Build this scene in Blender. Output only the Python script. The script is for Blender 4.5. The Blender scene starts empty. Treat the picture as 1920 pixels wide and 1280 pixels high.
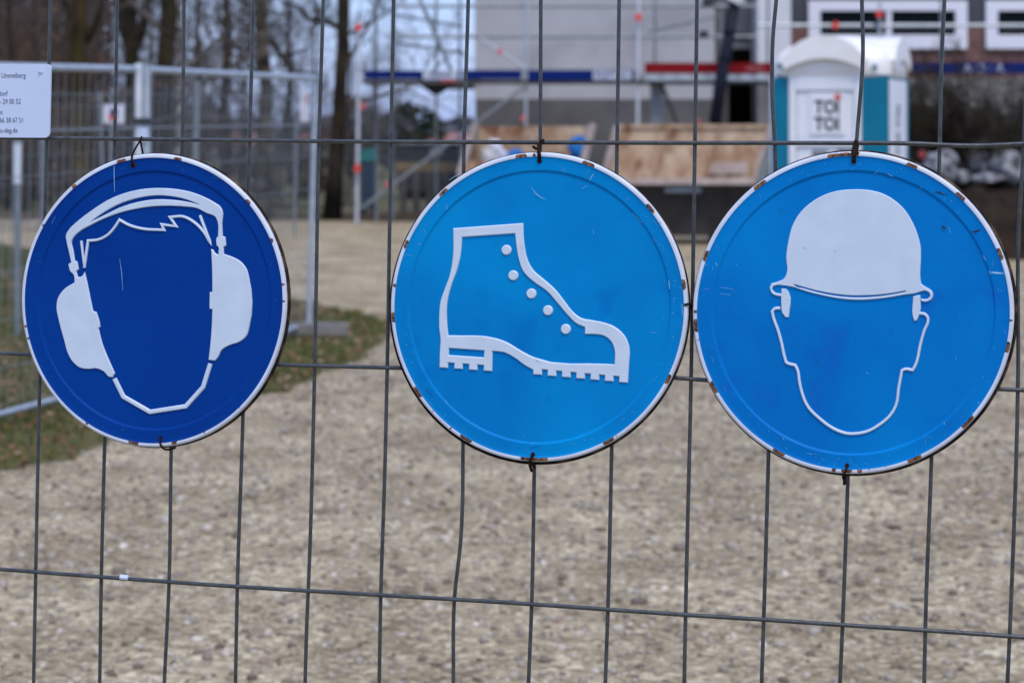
import bpy, bmesh, math, random
import numpy as np
from mathutils import Vector, Matrix
from mathutils.geometry import tessellate_polygon

sc = bpy.context.scene
col = sc.collection
R = math.radians
random.seed(7)
rng = np.random.default_rng(7)

# ------------------------------------------------------------------ camera
CAMH, FPX, CX, HY = 1.55, 4000.0, 960.0, 255.0      # eye height, focal length / axis in photo pixels
cam_d = bpy.data.cameras.new('camera')
cam = bpy.data.objects.new('camera', cam_d)
col.objects.link(cam)
cam.location = (0, 0, CAMH)
cam.rotation_euler = (R(90), 0, 0)
cam_d.sensor_width = 36.0
cam_d.lens = 36.0 * FPX / 1920.0
cam_d.shift_y = -(640.0 - HY) / 1920.0
cam_d.clip_start = 0.05
cam_d.clip_end = 2000
cam_d.dof.use_dof = True
cam_d.dof.focus_distance = 2.76
cam_d.dof.aperture_fstop = 7.0
cam_d.dof.aperture_blades = 7
sc.camera = cam

# ------------------------------------------------------------------ light
SUN_EL, SUN_AZ = 60.0, 165.0        # azimuth clockwise from +Y: high behind the camera, veiled by thin cloud
w = bpy.data.worlds.new('World')
sc.world = w
w.use_nodes = True
nt = w.node_tree
bg = nt.nodes['Background']
sky = nt.nodes.new('ShaderNodeTexSky')
sky.sky_type = 'NISHITA'
sky.sun_disc = False
sky.sun_elevation = R(SUN_EL)
sky.sun_rotation = R(SUN_AZ)
sky.air_density = 1.0
sky.dust_density = 1.6
sky.ozone_density = 5.0
mixn = nt.nodes.new('ShaderNodeMix')
mixn.data_type = 'RGBA'
mixn.inputs[0].default_value = 0.5
mixn.inputs[7].default_value = (2.3, 3.2, 6.6, 1)      # pale blue-grey cloud cover
nt.links.new(sky.outputs[0], mixn.inputs[6])
nt.links.new(mixn.outputs[2], bg.inputs[0])
bg.inputs[1].default_value = 0.12
sl = bpy.data.lights.new('sun', 'SUN')
sl.energy = 1.5
sl.angle = R(20)
sl.color = (1.0, 0.90, 0.78)
sun = bpy.data.objects.new('sun', sl)
col.objects.link(sun)
d = Vector((math.sin(R(SUN_AZ)) * math.cos(R(SUN_EL)), math.cos(R(SUN_AZ)) * math.cos(R(SUN_EL)), math.sin(R(SUN_EL))))
sun.rotation_euler = d.to_track_quat('Z', 'Y').to_euler()
sun.location = (0, -5, 12)
vs = sc.view_settings
vs.view_transform = 'Standard'
vs.look = 'None'
vs.gamma = 1
vs.use_curve_mapping = False
vs.exposure = 0.75
sc.cycles.use_denoising = True
sc.cycles.max_bounces = 6
sc.cycles.diffuse_bounces = 3
sc.cycles.glossy_bounces = 3

# ------------------------------------------------------------------ helpers
def U(px, py, D):
    """world point that stands at depth D and is seen at photo pixel px, py"""
    return Vector(((px - CX) / FPX * D, D, CAMH - (py - HY) / FPX * D))
def XP(px, D): return (px - CX) / FPX * D
def ZP(py, D): return CAMH - (py - HY) / FPX * D
def G(px, py):
    """point of the ground plane seen at a photo pixel"""
    D = CAMH * FPX / (py - HY)
    return Vector(((px - CX) / FPX * D, D, 0))
FS, FD = 0.2786, 2.778
FN = Vector((-FS, -1, 0)).normalized()               # normal of the front fence, towards the camera
FE = Vector((1, -FS, 0)).normalized()                # along the front fence, to the right
def F(px, py, off=0.0):
    """point of the (offset) plane of the front fence seen at a photo pixel"""
    rx, rz = (px - CX) / FPX, -(py - HY) / FPX
    t = (FD - off * math.hypot(1, FS)) / (1 + FS * rx)
    return Vector((rx * t, t, CAMH + rz * t))

class MB:
    def __init__(s): s.v, s.f, s.c = [], [], None
    def add(s, vs, fs):
        b = len(s.v)
        s.v += [tuple(p) for p in vs]
        s.f += [tuple(b + i for i in f) for f in fs]
        return b
    def box(s, lo, hi, bev=0.0):
        x0, y0, z0 = lo; x1, y1, z1 = hi
        if bev <= 0:
            s.add([(x0,y0,z0),(x1,y0,z0),(x1,y1,z0),(x0,y1,z0),(x0,y0,z1),(x1,y0,z1),(x1,y1,z1),(x0,y1,z1)],
                  [(0,3,2,1),(4,5,6,7),(0,1,5,4),(1,2,6,5),(2,3,7,6),(3,0,4,7)])
        else:
            bm = bmesh.new()
            bmesh.ops.create_cube(bm, size=1)
            for v in bm.verts:
                v.co = Vector(((x0+x1)/2 + v.co.x*(x1-x0), (y0+y1)/2 + v.co.y*(y1-y0), (z0+z1)/2 + v.co.z*(z1-z0)))
            bmesh.ops.bevel(bm, geom=bm.edges[:], offset=bev, segments=2, affect='EDGES')
            bm.verts.index_update()
            s.add([v.co[:] for v in bm.verts], [[v.index for v in f.verts] for f in bm.faces])
            bm.free()
    def tube(s, pts, r, n=6, caps=True):
        pts = [Vector(p) for p in pts]
        m = len(pts)
        rs = r if isinstance(r, (list, tuple)) else [r] * m
        t0 = (pts[1] - pts[0]).normalized()
        up = Vector((0, 0, 1)) if abs(t0.z) < 0.9 else Vector((0, 1, 0))
        a = t0.cross(up).normalized()
        vs, fs = [], []
        for i, p in enumerate(pts):
            if i == 0: t = t0
            elif i == m - 1: t = (pts[i] - pts[i-1]).normalized()
            else: t = (pts[i+1] - pts[i-1]).normalized()
            a = (a - t * a.dot(t))
            a = a.normalized() if a.length > 1e-6 else t.orthogonal().normalized()
            b = t.cross(a)
            for k in range(n):
                an = 2 * math.pi * k / n
                vs.append(p + (a * math.cos(an) + b * math.sin(an)) * rs[i])
        for i in range(m - 1):
            for k in range(n):
                k2 = (k + 1) % n
                fs.append((i*n+k, i*n+k2, (i+1)*n+k2, (i+1)*n+k))
        if caps:
            fs.append(tuple(range(n-1, -1, -1)))
            fs.append(tuple((m-1)*n + k for k in range(n)))
        s.add(vs, fs)
    def prism(s, poly, depth):
        """poly: list of world points (planar, counter-clockwise seen from the front); depth: vector"""
        n = len(poly)
        d = Vector(depth)
        vs = [Vector(p) for p in poly] + [Vector(p) + d for p in poly]
        fs = [tuple(range(n)), tuple(range(2*n-1, n-1, -1))]
        for i in range(n):
            j = (i+1) % n
            fs.append((i, n+i, n+j, j))
        s.add(vs, fs)
    def build(s, name, mat, parent=None, off=(0,0,0), smooth=False, kind=None, auto=None):
        me = bpy.data.meshes.new(name)
        o3 = Vector(off)
        vs = s.v if o3.length == 0 else [(p[0]-o3.x, p[1]-o3.y, p[2]-o3.z) for p in s.v]
        me.from_pydata(vs, [], s.f)
        me.update()
        if smooth:
            me.polygons.foreach_set('use_smooth', [True] * len(me.polygons))
        if auto is not None:
            me.polygons.foreach_set('use_smooth', [True] * len(me.polygons))
            me.set_sharp_from_angle(angle=R(auto))
        me.materials.append(mat)
        o = bpy.data.objects.new(name, me)
        col.objects.link(o)
        if parent: o.parent = parent
        if kind: o['kind'] = kind
        return o

def tag(o, label, cat, group=None):
    o['label'] = label; o['category'] = cat
    if group: o['group'] = group
    return o
def thing(name, label, cat, loc=(0,0,0), rz=0, group=None):
    o = bpy.data.objects.new(name, None)
    o.empty_display_size = 0.1
    col.objects.link(o)
    o.location = loc; o.rotation_euler = (0, 0, rz)
    return tag(o, label, cat, group)

def srgb(r, g, b):
    f = lambda c: (c/255/12.92) if c/255 <= 0.04045 else ((c/255+0.055)/1.055)**2.4
    return (f(r), f(g), f(b), 1)

def mat(name, c1, c2=None, scale=5.0, rough=0.7, metal=0.0, bump=0.0, bscale=None, detail=6, lo=0.35, hi=0.65, spec=0.5,
        c3=None, scale3=2.0, lo3=0.5, hi3=0.65, stretch=(1,1,1), coat=0.0):
    m = bpy.data.materials.new(name)
    m.use_nodes = True
    n = m.node_tree.nodes; L = m.node_tree.links
    bs = n['Principled BSDF']
    bs.inputs['Roughness'].default_value = rough
    bs.inputs['Metallic'].default_value = metal
    bs.inputs['Specular IOR Level'].default_value = spec
    bs.inputs['Coat Weight'].default_value = coat
    bs.inputs['Coat Roughness'].default_value = 0.15
    q = lambda c: tuple(c) if len(c) == 4 else tuple(c) + (1,)
    bs.inputs['Base Color'].default_value = q(c1)
    tc = n.new('ShaderNodeTexCoord'); mp = n.new('ShaderNodeMapping')
    mp.inputs['Scale'].default_value = stretch
    L.new(tc.outputs['Object'], mp.inputs[0])
    out = None
    if c2 is not None:
        no = n.new('ShaderNodeTexNoise'); no.inputs['Scale'].default_value = scale; no.inputs['Detail'].default_value = detail
        L.new(mp.outputs[0], no.inputs['Vector'])
        rp = n.new('ShaderNodeValToRGB')
        rp.color_ramp.elements[0].position = lo; rp.color_ramp.elements[1].position = hi
        rp.color_ramp.elements[0].color = q(c1); rp.color_ramp.elements[1].color = q(c2)
        L.new(no.outputs[0], rp.inputs[0])
        out = rp.outputs[0]
        if c3 is not None:
            n3 = n.new('ShaderNodeTexNoise'); n3.inputs['Scale'].default_value = scale3; n3.inputs['Detail'].default_value = 5
            L.new(mp.outputs[0], n3.inputs['Vector'])
            mr = n.new('ShaderNodeMapRange'); mr.inputs[1].default_value = lo3; mr.inputs[2].default_value = hi3
            L.new(n3.outputs[0], mr.inputs[0])
            mx = n.new('ShaderNodeMix'); mx.data_type = 'RGBA'
            L.new(mr.outputs[0], mx.inputs[0]); L.new(out, mx.inputs[6]); mx.inputs[7].default_value = q(c3)
            out = mx.outputs[2]
        L.new(out, bs.inputs['Base Color'])
    if bump > 0:
        nb = n.new('ShaderNodeTexNoise'); nb.inputs['Scale'].default_value = bscale or scale*4; nb.inputs['Detail'].default_value = 5
        L.new(mp.outputs[0], nb.inputs['Vector'])
        bu = n.new('ShaderNodeBump'); bu.inputs['Strength'].default_value = bump; bu.inputs['Distance'].default_value = 0.01
        L.new(nb.outputs[0], bu.inputs['Height']); L.new(bu.outputs[0], bs.inputs['Normal'])
    return m

def wear_mix(m, attr, c_lo, c_hi):
    """lets a vertex mask of worn-through paint show rust"""
    n = m.node_tree.nodes; L = m.node_tree.links
    bs = n['Principled BSDF']
    at = n.new('ShaderNodeAttribute'); at.attribute_name = attr
    no = n.new('ShaderNodeTexNoise'); no.inputs['Scale'].default_value = 260; no.inputs['Detail'].default_value = 4
    tc = n.new('ShaderNodeTexCoord'); L.new(tc.outputs['Object'], no.inputs['Vector'])
    rp = n.new('ShaderNodeValToRGB')
    rp.color_ramp.elements[0].position = 0.38; rp.color_ramp.elements[1].position = 0.62
    rp.color_ramp.elements[0].color = c_lo; rp.color_ramp.elements[1].color = c_hi
    L.new(no.outputs[0], rp.inputs[0])
    ad = n.new('ShaderNodeMath'); ad.operation = 'MULTIPLY_ADD'
    L.new(no.outputs[0], ad.inputs[0]); ad.inputs[1].default_value = 0.7; ad.inputs[2].default_value = -0.35
    ad2 = n.new('ShaderNodeMath'); ad2.operation = 'ADD'
    L.new(at.outputs['Fac'], ad2.inputs[0]); L.new(ad.outputs[0], ad2.inputs[1])
    mr = n.new('ShaderNodeMapRange'); mr.inputs[1].default_value = 0.42; mr.inputs[2].default_value = 0.55
    L.new(ad2.outputs[0], mr.inputs[0])
    mx = n.new('ShaderNodeMix'); mx.data_type = 'RGBA'
    L.new(mr.outputs[0], mx.inputs[0])
    src = bs.inputs['Base Color'].links
    if src: L.new(src[0].from_socket, mx.inputs[6])
    else: mx.inputs[6].default_value = bs.inputs['Base Color'].default_value
    L.new(rp.outputs[0], mx.inputs[7])
    L.new(mx.outputs[2], bs.inputs['Base Color'])

M = {}
M['blue_dark'] = mat('dark_blue_enamel', (0.001,0.035,0.225), (0.001,0.043,0.255), 5, rough=0.45, bump=0.03, bscale=14, spec=0.05)
M['blue_mid'] = mat('faded_blue_enamel', (0.001,0.243,0.57), (0.001,0.182,0.485), 6, rough=0.42, bump=0.03, bscale=14, spec=0.05, c3=(0.001,0.155,0.47), scale3=16, lo3=0.6, hi3=0.75)
M['blue_right'] = mat('blue_enamel', (0.001,0.202,0.55), (0.001,0.148,0.465), 6, rough=0.42, bump=0.03, bscale=14, spec=0.05, c3=(0.004,0.115,0.46), scale3=16, lo3=0.6, hi3=0.75)
M['white_enamel'] = mat('white_enamel', (0.545,0.645,0.745), (0.50,0.60,0.70), 30, rough=0.4, spec=0.35, c3=(0.40,0.43,0.46), scale3=120, lo3=0.70, hi3=0.78)
M['white_rim'] = mat('white_rim_enamel', (0.60,0.68,0.78), (0.53,0.58,0.66), 25, rough=0.4, spec=0.35)
RUST1, RUST2 = (0.018,0.010,0.006,1), (0.26,0.115,0.04,1)
wear_mix(M['white_rim'], 'wear', RUST1, RUST2)
M['lip'] = mat('rusted_steel_edge', (0.020,0.016,0.013), (0.16,0.10,0.065), 45, rough=0.8, lo=0.45, hi=0.7, spec=0.08)
M['tie'] = mat('rusty_tie_wire', (0.006,0.004,0.003), (0.032,0.016,0.010), 200, rough=0.8, spec=0.08)
M['hole'] = mat('rusted_hole', (0.010,0.007,0.006), (0.05,0.02,0.012), 300, rough=0.9, spec=0.08)
M['scratch'] = mat('bare_scratch', (0.25,0.50,0.72), rough=0.5)
M['scuff'] = mat('dark_scuff', (0.002,0.018,0.06), rough=0.7)
M['grey_scuff'] = mat('grey_scuff', (0.30,0.30,0.33), rough=0.7)
M['wire'] = mat('weathered_galvanised_wire', (0.024,0.030,0.031), (0.055,0.062,0.062), 80, rough=0.36, metal=0.1, spec=0.7, bump=0.15, bscale=400)
M['galv'] = mat('galvanised_tube', (0.36,0.42,0.46), (0.46,0.52,0.56), 14, rough=0.45, metal=0.3)
M['galv_dull'] = mat('dull_galvanised_tube', (0.17,0.20,0.21), (0.24,0.27,0.29), 12, rough=0.55, metal=0.25)
M['galv_white'] = mat('new_galvanised_tube', (0.55,0.60,0.64), (0.66,0.70,0.74), 14, rough=0.4, metal=0.15)
M['plate'] = mat('white_sign_plate', (0.53,0.625,0.78), (0.50,0.59,0.745), 12, rough=0.45)
M['ink'] = mat('grey_print', (0.06,0.09,0.16), rough=0.6)
M['black'] = mat('black_paint', (0.012,0.012,0.014), rough=0.6, spec=0.08)
M['red'] = mat('red_plastic', (0.75,0.05,0.03), rough=0.5)
M['red_faded'] = mat('faded_red_plastic', (0.60,0.10,0.10), rough=0.6)
M['teal'] = mat('teal_plastic', (0.002,0.145,0.235), (0.002,0.17,0.27), 4, rough=0.5, spec=0.2)
M['toilet_white'] = mat('white_plastic', (0.74,0.77,0.80), (0.70,0.72,0.74), 5, rough=0.4)
M['roof_white'] = mat('roof_plastic', (0.80,0.81,0.80), (0.72,0.71,0.66), 4, rough=0.45)
M['concrete'] = mat('grey_render', (0.36,0.37,0.385), (0.42,0.43,0.445), 1.3, rough=0.9, bump=0.2, bscale=30, c3=(0.30,0.305,0.32), scale3=0.7)
M['plinth'] = mat('dark_plinth_render', (0.095,0.095,0.097), (0.14,0.14,0.142), 1.5, rough=0.9, c3=(0.08,0.08,0.08), scale3=0.8, spec=0.08)  # render darkened to carry the shade below the scaffold deck
M['grey_plinth'] = mat('grey_plinth_render', (0.15,0.148,0.145), (0.21,0.205,0.20), 1.2, rough=0.95, spec=0.08)
M['pale_render'] = mat('pale_render', (0.54,0.57,0.60), (0.60,0.62,0.64), 2, rough=0.85)
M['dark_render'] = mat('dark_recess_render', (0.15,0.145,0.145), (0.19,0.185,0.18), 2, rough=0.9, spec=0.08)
M['dark_panel'] = mat('slate_cladding', (0.055,0.06,0.075), (0.075,0.08,0.095), 2, rough=0.6, spec=0.08)
M['window_white'] = mat('white_window_frame', (0.66,0.68,0.74), rough=0.4)
M['glass'] = mat('dark_glass', (0.004,0.007,0.009), rough=0.3, spec=0.06)
M['blue_board'] = mat('blue_toe_board', (0.001,0.012,0.105), (0.002,0.017,0.13), 2, rough=0.6, spec=0.1)
M['red_board'] = mat('red_toe_board', (0.15,0.004,0.006), (0.20,0.007,0.009), 2, rough=0.6, spec=0.1)
M['deck'] = mat('weathered_deck', (0.09,0.085,0.08), (0.16,0.15,0.14), 3, rough=0.9, spec=0.08)
M['deck_pale'] = mat('pale_deck_edge', (0.28,0.30,0.32), (0.36,0.38,0.40), 6, rough=0.7)
M['label_white'] = mat('white_lettering', (0.46,0.50,0.58), rough=0.6)
M['pink_letter'] = mat('pale_lettering', (0.45,0.2,0.2), rough=0.6)
M['dark_tube'] = mat('black_chute', (0.010,0.012,0.022), (0.018,0.02,0.03), 6, rough=0.5, spec=0.08)
M['skip'] = mat('rusty_tan_paint', (0.56,0.44,0.31), (0.33,0.20,0.115), 3.5, rough=0.8, c3=(0.19,0.085,0.04), scale3=4.5, lo3=0.54, hi3=0.68, bump=0.2, stretch=(1,1,0.6), spec=0.15)
M['skip_edge'] = mat('pale_skip_rim', (0.50,0.42,0.385), (0.36,0.28,0.24), 5, rough=0.8, spec=0.15)
M['skip_dark'] = mat('dark_skip_hull', (0.035,0.034,0.032), (0.06,0.055,0.05), 3, rough=0.85, spec=0.08)
M['tarp'] = mat('white_sacking', (0.58,0.60,0.66), rough=0.7, spec=0.1)
M['blue_bag'] = mat('blue_sacking', (0.01,0.11,0.34), (0.02,0.16,0.42), 8, rough=0.7, spec=0.1)
M['timber'] = mat('yellow_timber', (0.42,0.31,0.16), (0.34,0.25,0.13), 3, rough=0.8, stretch=(0.3,3,3))
M['dark_grey'] = mat('dark_grey_paint', (0.035,0.042,0.05), (0.05,0.055,0.062), 2, rough=0.6, spec=0.08)
M['stone'] = mat('pale_rubble', (0.30,0.31,0.33), (0.07,0.07,0.07), 7, rough=0.95, bump=0.8, spec=0.1, lo=0.4, hi=0.6)
M['soil'] = mat('dark_humus', (0.014,0.011,0.008), (0.03,0.022,0.015), 6, rough=1.0, bump=0.8, bscale=20, spec=0.08)
M['foot'] = mat('concrete_foot', (0.13,0.125,0.115), (0.20,0.195,0.18), 8, rough=0.9)
M['bark'] = mat('brown_bark', (0.016,0.013,0.010), (0.045,0.036,0.026), 3, rough=0.95, bump=0.6, c3=(0.034,0.032,0.012), scale3=1.2, lo3=0.5, hi3=0.65, spec=0.08)
M['bark_moss'] = mat('mossy_bark', (0.05,0.038,0.013), (0.095,0.072,0.027), 3, rough=0.95, bump=0.6, c3=(0.035,0.028,0.010), scale3=1.5, lo3=0.4, hi3=0.6, spec=0.08)
M['birch'] = mat('birch_bark', (0.40,0.37,0.33), (0.05,0.042,0.035), 4, rough=0.9, lo=0.5, hi=0.62, stretch=(1,1,2.5), c3=(0.07,0.065,0.03), scale3=1.0, lo3=0.5, hi3=0.6)
M['birch_moss'] = mat('mossy_birch_bark', (0.17,0.145,0.115), (0.028,0.024,0.016), 2.6, rough=0.95, lo=0.42, hi=0.56, stretch=(1,1,1.6), c3=(0.05,0.046,0.016), scale3=1.4, lo3=0.45, hi3=0.6, spec=0.08)
M['twig'] = mat('grey_twig', (0.075,0.068,0.062), (0.12,0.105,0.095), 3, rough=0.95, spec=0.08)
M['twig_brown'] = mat('brown_twig', (0.065,0.048,0.036), (0.10,0.075,0.055), 3, rough=0.95, spec=0.08)
M['dead_leaf'] = mat('dead_leaf', (0.105,0.055,0.036), (0.17,0.095,0.055), 2.5, rough=0.9, spec=0.08)
M['evergreen'] = mat('dark_evergreen', (0.022,0.034,0.022), (0.04,0.055,0.03), 2, rough=0.9, spec=0.08)
M['under'] = mat('undergrowth_leaf', (0.045,0.045,0.035), (0.09,0.08,0.06), 1.5, rough=0.95, spec=0.08)
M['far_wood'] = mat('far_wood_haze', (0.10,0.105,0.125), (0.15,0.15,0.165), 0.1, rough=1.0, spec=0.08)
M['roof_red'] = mat('red_roof_tile', (0.28,0.12,0.10), rough=0.8)
M['house_wall'] = mat('pale_house_wall', (0.4,0.4,0.4), rough=0.9)
M['bin'] = mat('turquoise_bin', (0.015,0.23,0.21), rough=0.5)
M['bin_dark'] = mat('navy_bin_body', (0.02,0.05,0.09), rough=0.5)

def brick_mat():
    m = mat('red_brick', (0.16,0.065,0.05), rough=0.9)
    n = m.node_tree.nodes; L = m.node_tree.links
    bk = n.new('ShaderNodeTexBrick')
    bk.inputs['Scale'].default_value = 1.0
    bk.inputs['Brick Width'].default_value = 0.25; bk.inputs['Row Height'].default_value = 0.075; bk.inputs['Mortar Size'].default_value = 0.008
    bk.inputs['Color1'].default_value = (0.17,0.065,0.05,1); bk.inputs['Color2'].default_value = (0.10,0.045,0.04,1); bk.inputs['Mortar'].default_value = (0.16,0.14,0.13,1)
    tc = n.new('ShaderNodeTexCoord'); mp = n.new('ShaderNodeMapping'); mp.inputs['Rotation'].default_value = (R(90),0,0)
    L.new(tc.outputs['Object'], mp.inputs[0]); L.new(mp.outputs[0], bk.inputs['Vector'])
    L.new(bk.outputs[0], n['Principled BSDF'].inputs['Base Color'])
    return m
M['brick'] = brick_mat()

def gravel_mat():
    m = bpy.data.materials.new('gravel'); m.use_nodes = True
    n = m.node_tree.nodes; L = m.node_tree.links; bs = n['Principled BSDF']
    bs.inputs['Roughness'].default_value = 0.95; bs.inputs['Specular IOR Level'].default_value = 0.2
    tc = n.new('ShaderNodeTexCoord')
    vo = n.new('ShaderNodeTexVoronoi'); vo.inputs['Scale'].default_value = 42; L.new(tc.outputs['Object'], vo.inputs['Vector'])
    r1 = n.new('ShaderNodeValToRGB'); cr = r1.color_ramp
    cr.elements[0].position = 0.0; cr.elements[0].color = (0.2023,0.1643,0.0963,1)
    cr.elements[1].position = 1.0; cr.elements[1].color = (0.6203,0.5539,0.3622,1)
    e = cr.elements.new(0.55); e.color = (0.3715,0.3094,0.1864,1)
    e = cr.elements.new(0.85); e.color = (0.4588,0.3954,0.2450,1)
    sp = n.new('ShaderNodeSeparateColor'); L.new(vo.outputs['Color'], sp.inputs[0]); L.new(sp.outputs[0], r1.inputs[0])
    no = n.new('ShaderNodeTexNoise'); no.inputs['Scale'].default_value = 1.6; no.inputs['Detail'].default_value = 9; no.inputs['Roughness'].default_value = 0.65
    L.new(tc.outputs['Object'], no.inputs['Vector'])
    r2 = n.new('ShaderNodeValToRGB')
    r2.color_ramp.elements[0].position = 0.36; r2.color_ramp.elements[0].color = (0.60,0.565,0.54,1)
    r2.color_ramp.elements[1].position = 0.62; r2.color_ramp.elements[1].color = (1.1,1.1,1.15,1)
    L.new(no.outputs[0], r2.inputs[0])
    mx = n.new('ShaderNodeMix'); mx.data_type = 'RGBA'; mx.blend_type = 'MULTIPLY'; mx.inputs[0].default_value = 1
    L.new(r1.outputs[0], mx.inputs[6]); L.new(r2.outputs[0], mx.inputs[7]); L.new(mx.outputs[2], bs.inputs['Base Color'])
    bu = n.new('ShaderNodeBump'); bu.inputs['Strength'].default_value = 0.25; bu.inputs['Distance'].default_value = 0.012; bu.invert = True
    L.new(vo.outputs['Distance'], bu.inputs['Height']); L.new(bu.outputs[0], bs.inputs['Normal'])
    return m
M['gravel'] = gravel_mat()
def stone_mat():
    m = bpy.data.materials.new('gravel_stone'); m.use_nodes = True
    n = m.node_tree.nodes; L = m.node_tree.links; bs = n['Principled BSDF']
    bs.inputs['Roughness'].default_value = 0.9; bs.inputs['Specular IOR Level'].default_value = 0.2
    at = n.new('ShaderNodeAttribute'); at.attribute_name = 'tint'
    L.new(at.outputs['Color'], bs.inputs['Base Color'])
    return m
M['gstone'] = stone_mat()
M['field'] = mat('dull_field', (0.10,0.105,0.05), (0.16,0.14,0.075), 0.15, rough=1.0, c3=(0.13,0.10,0.06), scale3=0.05, spec=0.08)
M['grass_soil'] = mat('mossy_soil', (0.070,0.074,0.024), (0.125,0.11,0.05), 3.5, rough=1.0, bump=0.6, bscale=30, c3=(0.17,0.11,0.06), scale3=1.3, lo3=0.52, hi3=0.7, spec=0.08)
M['blade'] = stone_mat(); M['blade'].name = 'grass_blade'

def color_attr(me, name, cols, domain='POINT'):
    a = me.color_attributes.new(name, 'FLOAT_COLOR', domain)
    a.data.foreach_set('color', np.asarray(cols, dtype=np.float32).ravel())

def text_obj(name, body, size, m, parent, mw, align='LEFT', extrude=0.0004, sx=1.0, bold=0.0, spacing=1.0):
    cu = bpy.data.curves.new(name, 'FONT')
    cu.body = body; cu.size = size; cu.align_x = align; cu.align_y = 'CENTER'; cu.extrude = extrude; cu.offset = bold; cu.space_character = spacing
    cu.resolution_u = 3
    t = bpy.data.objects.new('tmp_text', cu); col.objects.link(t)
    bpy.context.view_layer.update()
    me = bpy.data.meshes.new_from_object(t.evaluated_get(bpy.context.evaluated_depsgraph_get()))
    bpy.data.objects.remove(t); bpy.data.curves.remove(cu)
    me.name = name
    me.transform(Matrix.Diagonal((sx, 1, 1, 1)))
    me.materials.clear(); me.materials.append(m)
    o = bpy.data.objects.new(name, me); col.objects.link(o)
    o.parent = parent
    o.matrix_local = mw
    return o

# ------------------------------------------------------------------ ground
def sheet(name, pts, m, z, kind='structure'):
    mb = MB(); mb.add([(p[0], p[1], z) for p in pts], [tuple(range(len(pts)))])
    return mb.build(name, m, kind=kind)
sheet('field', [(-700,-60),(700,-60),(700,1200),(-700,1200)], M['field'], -0.006)
far_edge = 39.6
sheet('gravel_yard', [(-60,-8),(60,-8),(60,far_edge-2),(10,far_edge-1),(-1.0,far_edge-0.5),(-3.4,far_edge+0.6),(-6,far_edge+2),(-60,far_edge+6)], M['gravel'], 0.0)

sheet('leaf_litter', [(-12,39.7),(-3.4,39.0),(-1,38.4),(10,38.3),(30,38.3),(30,42.4),(-12,43.4)], mat('leaf_litter_soil', (0.07,0.045,0.03), (0.11,0.075,0.045), 2.5, rough=1.0, spec=0.08, c3=(0.06,0.065,0.03), scale3=0.8), 0.004)
def verge_outline():
    near = [(-700,1010),(-300,975),(0,893),(150,850),(300,800),(440,758),(560,722),(650,684),(715,650),(736,622),(728,600),(680,588),(600,573),(540,560),(420,535),(200,492),(0,458),(-250,440),(-700,420)]
    out = []
    for i in range(len(near)):
        a = G(*near[i]); b = G(*near[(i+1) % len(near)])
        if i == len(near) - 1: out.append(a); break
        n = 6
        for k in range(n):
            p = a.lerp(b, k/n)
            out.append(Vector((p.x + rng.normal(0,0.05), p.y + rng.normal(0,0.12), 0)))
    return out
VO = verge_outline()
sheet('grass_verge', VO, M['grass_soil'], 0.004)
vx = np.array([p.x for p in VO]); vy = np.array([p.y for p in VO])
def inside(x, y):
    c = np.zeros(x.shape, bool); n = len(vx); j = n-1
    for i in range(n):
        cond = ((vy[i] > y) != (vy[j] > y)) & (x < (vx[j]-vx[i])*(y-vy[i])/(vy[j]-vy[i]+1e-12)+vx[i])
        c ^= cond; j = i
    return c

def frustum_points(n, d0, d1, pad=120):
    """random ground points seen by the camera between two depths"""
    D = np.sqrt(rng.uniform(d0*d0, d1*d1, n))
    px = rng.uniform(-pad, 1920+pad, n)
    return (px-CX)/FPX*D, D

# loose stones on the gravel: one heap nobody could count
def scatter_stones():
    ico = bmesh.new(); bmesh.ops.create_icosphere(ico, subdivisions=1, radius=1)
    bv = np.array([v.co[:] for v in ico.verts]); bf = np.array([[v.index for v in f.verts] for f in ico.faces]); ico.free()
    x, y = frustum_points(42000, 5.2, 18.0, 450)
    keep = ~inside(x, y); x, y = x[keep], y[keep]; n = len(x)
    s = np.clip(rng.lognormal(-4.75, 0.42, n), 0.004, 0.028)
    V = bv[None] * (1 + rng.uniform(-.28,.28,(n,len(bv),1)))
    V = V * (s[:,None,None] * np.stack([rng.uniform(.8,1.4,n), rng.uniform(.7,1.1,n), rng.uniform(.5,.9,n)],1)[:,None,:])
    a = rng.uniform(0, 6.28, n); ca, sa = np.cos(a)[:,None], np.sin(a)[:,None]
    X = V[:,:,0]*ca - V[:,:,1]*sa + x[:,None]; Y = V[:,:,0]*sa + V[:,:,1]*ca + y[:,None]; Z = V[:,:,2] + s[:,None]*0.2
    P = np.stack([X,Y,Z],2).reshape(-1,3)
    Fc = (bf[None] + (np.arange(n)*len(bv))[:,None,None]).reshape(-1,3)
    me = bpy.data.meshes.new('loose_stones')
    me.vertices.add(len(P)); me.vertices.foreach_set('co', P.ravel())
    me.loops.add(Fc.size); me.loops.foreach_set('vertex_index', Fc.ravel().astype(np.int32))
    me.polygons.add(len(Fc)); me.polygons.foreach_set('loop_start', np.arange(0, Fc.size, 3, dtype=np.int32))
    me.update(calc_edges=True)
    base = np.array([[.31,.27,.21],[.42,.37,.295],[.19,.157,.12],[.56,.51,.42],[.37,.29,.215],[.34,.315,.265]])
    c = base[rng.choice(6, n, p=[.28,.26,.20,.08,.10,.08])] * rng.uniform(.66,1.08,(n,1))
    c = np.concatenate([c, np.ones((n,1))],1)
    color_attr(me, 'tint', np.repeat(c, len(bv), 0))
    me.materials.append(M['gstone'])
    o = bpy.data.objects.new('loose_stones', me); col.objects.link(o); o['kind'] = 'stuff'
    o['label'] = 'pale grey and tan loose stones strewn over the yard'
scatter_stones()

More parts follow.
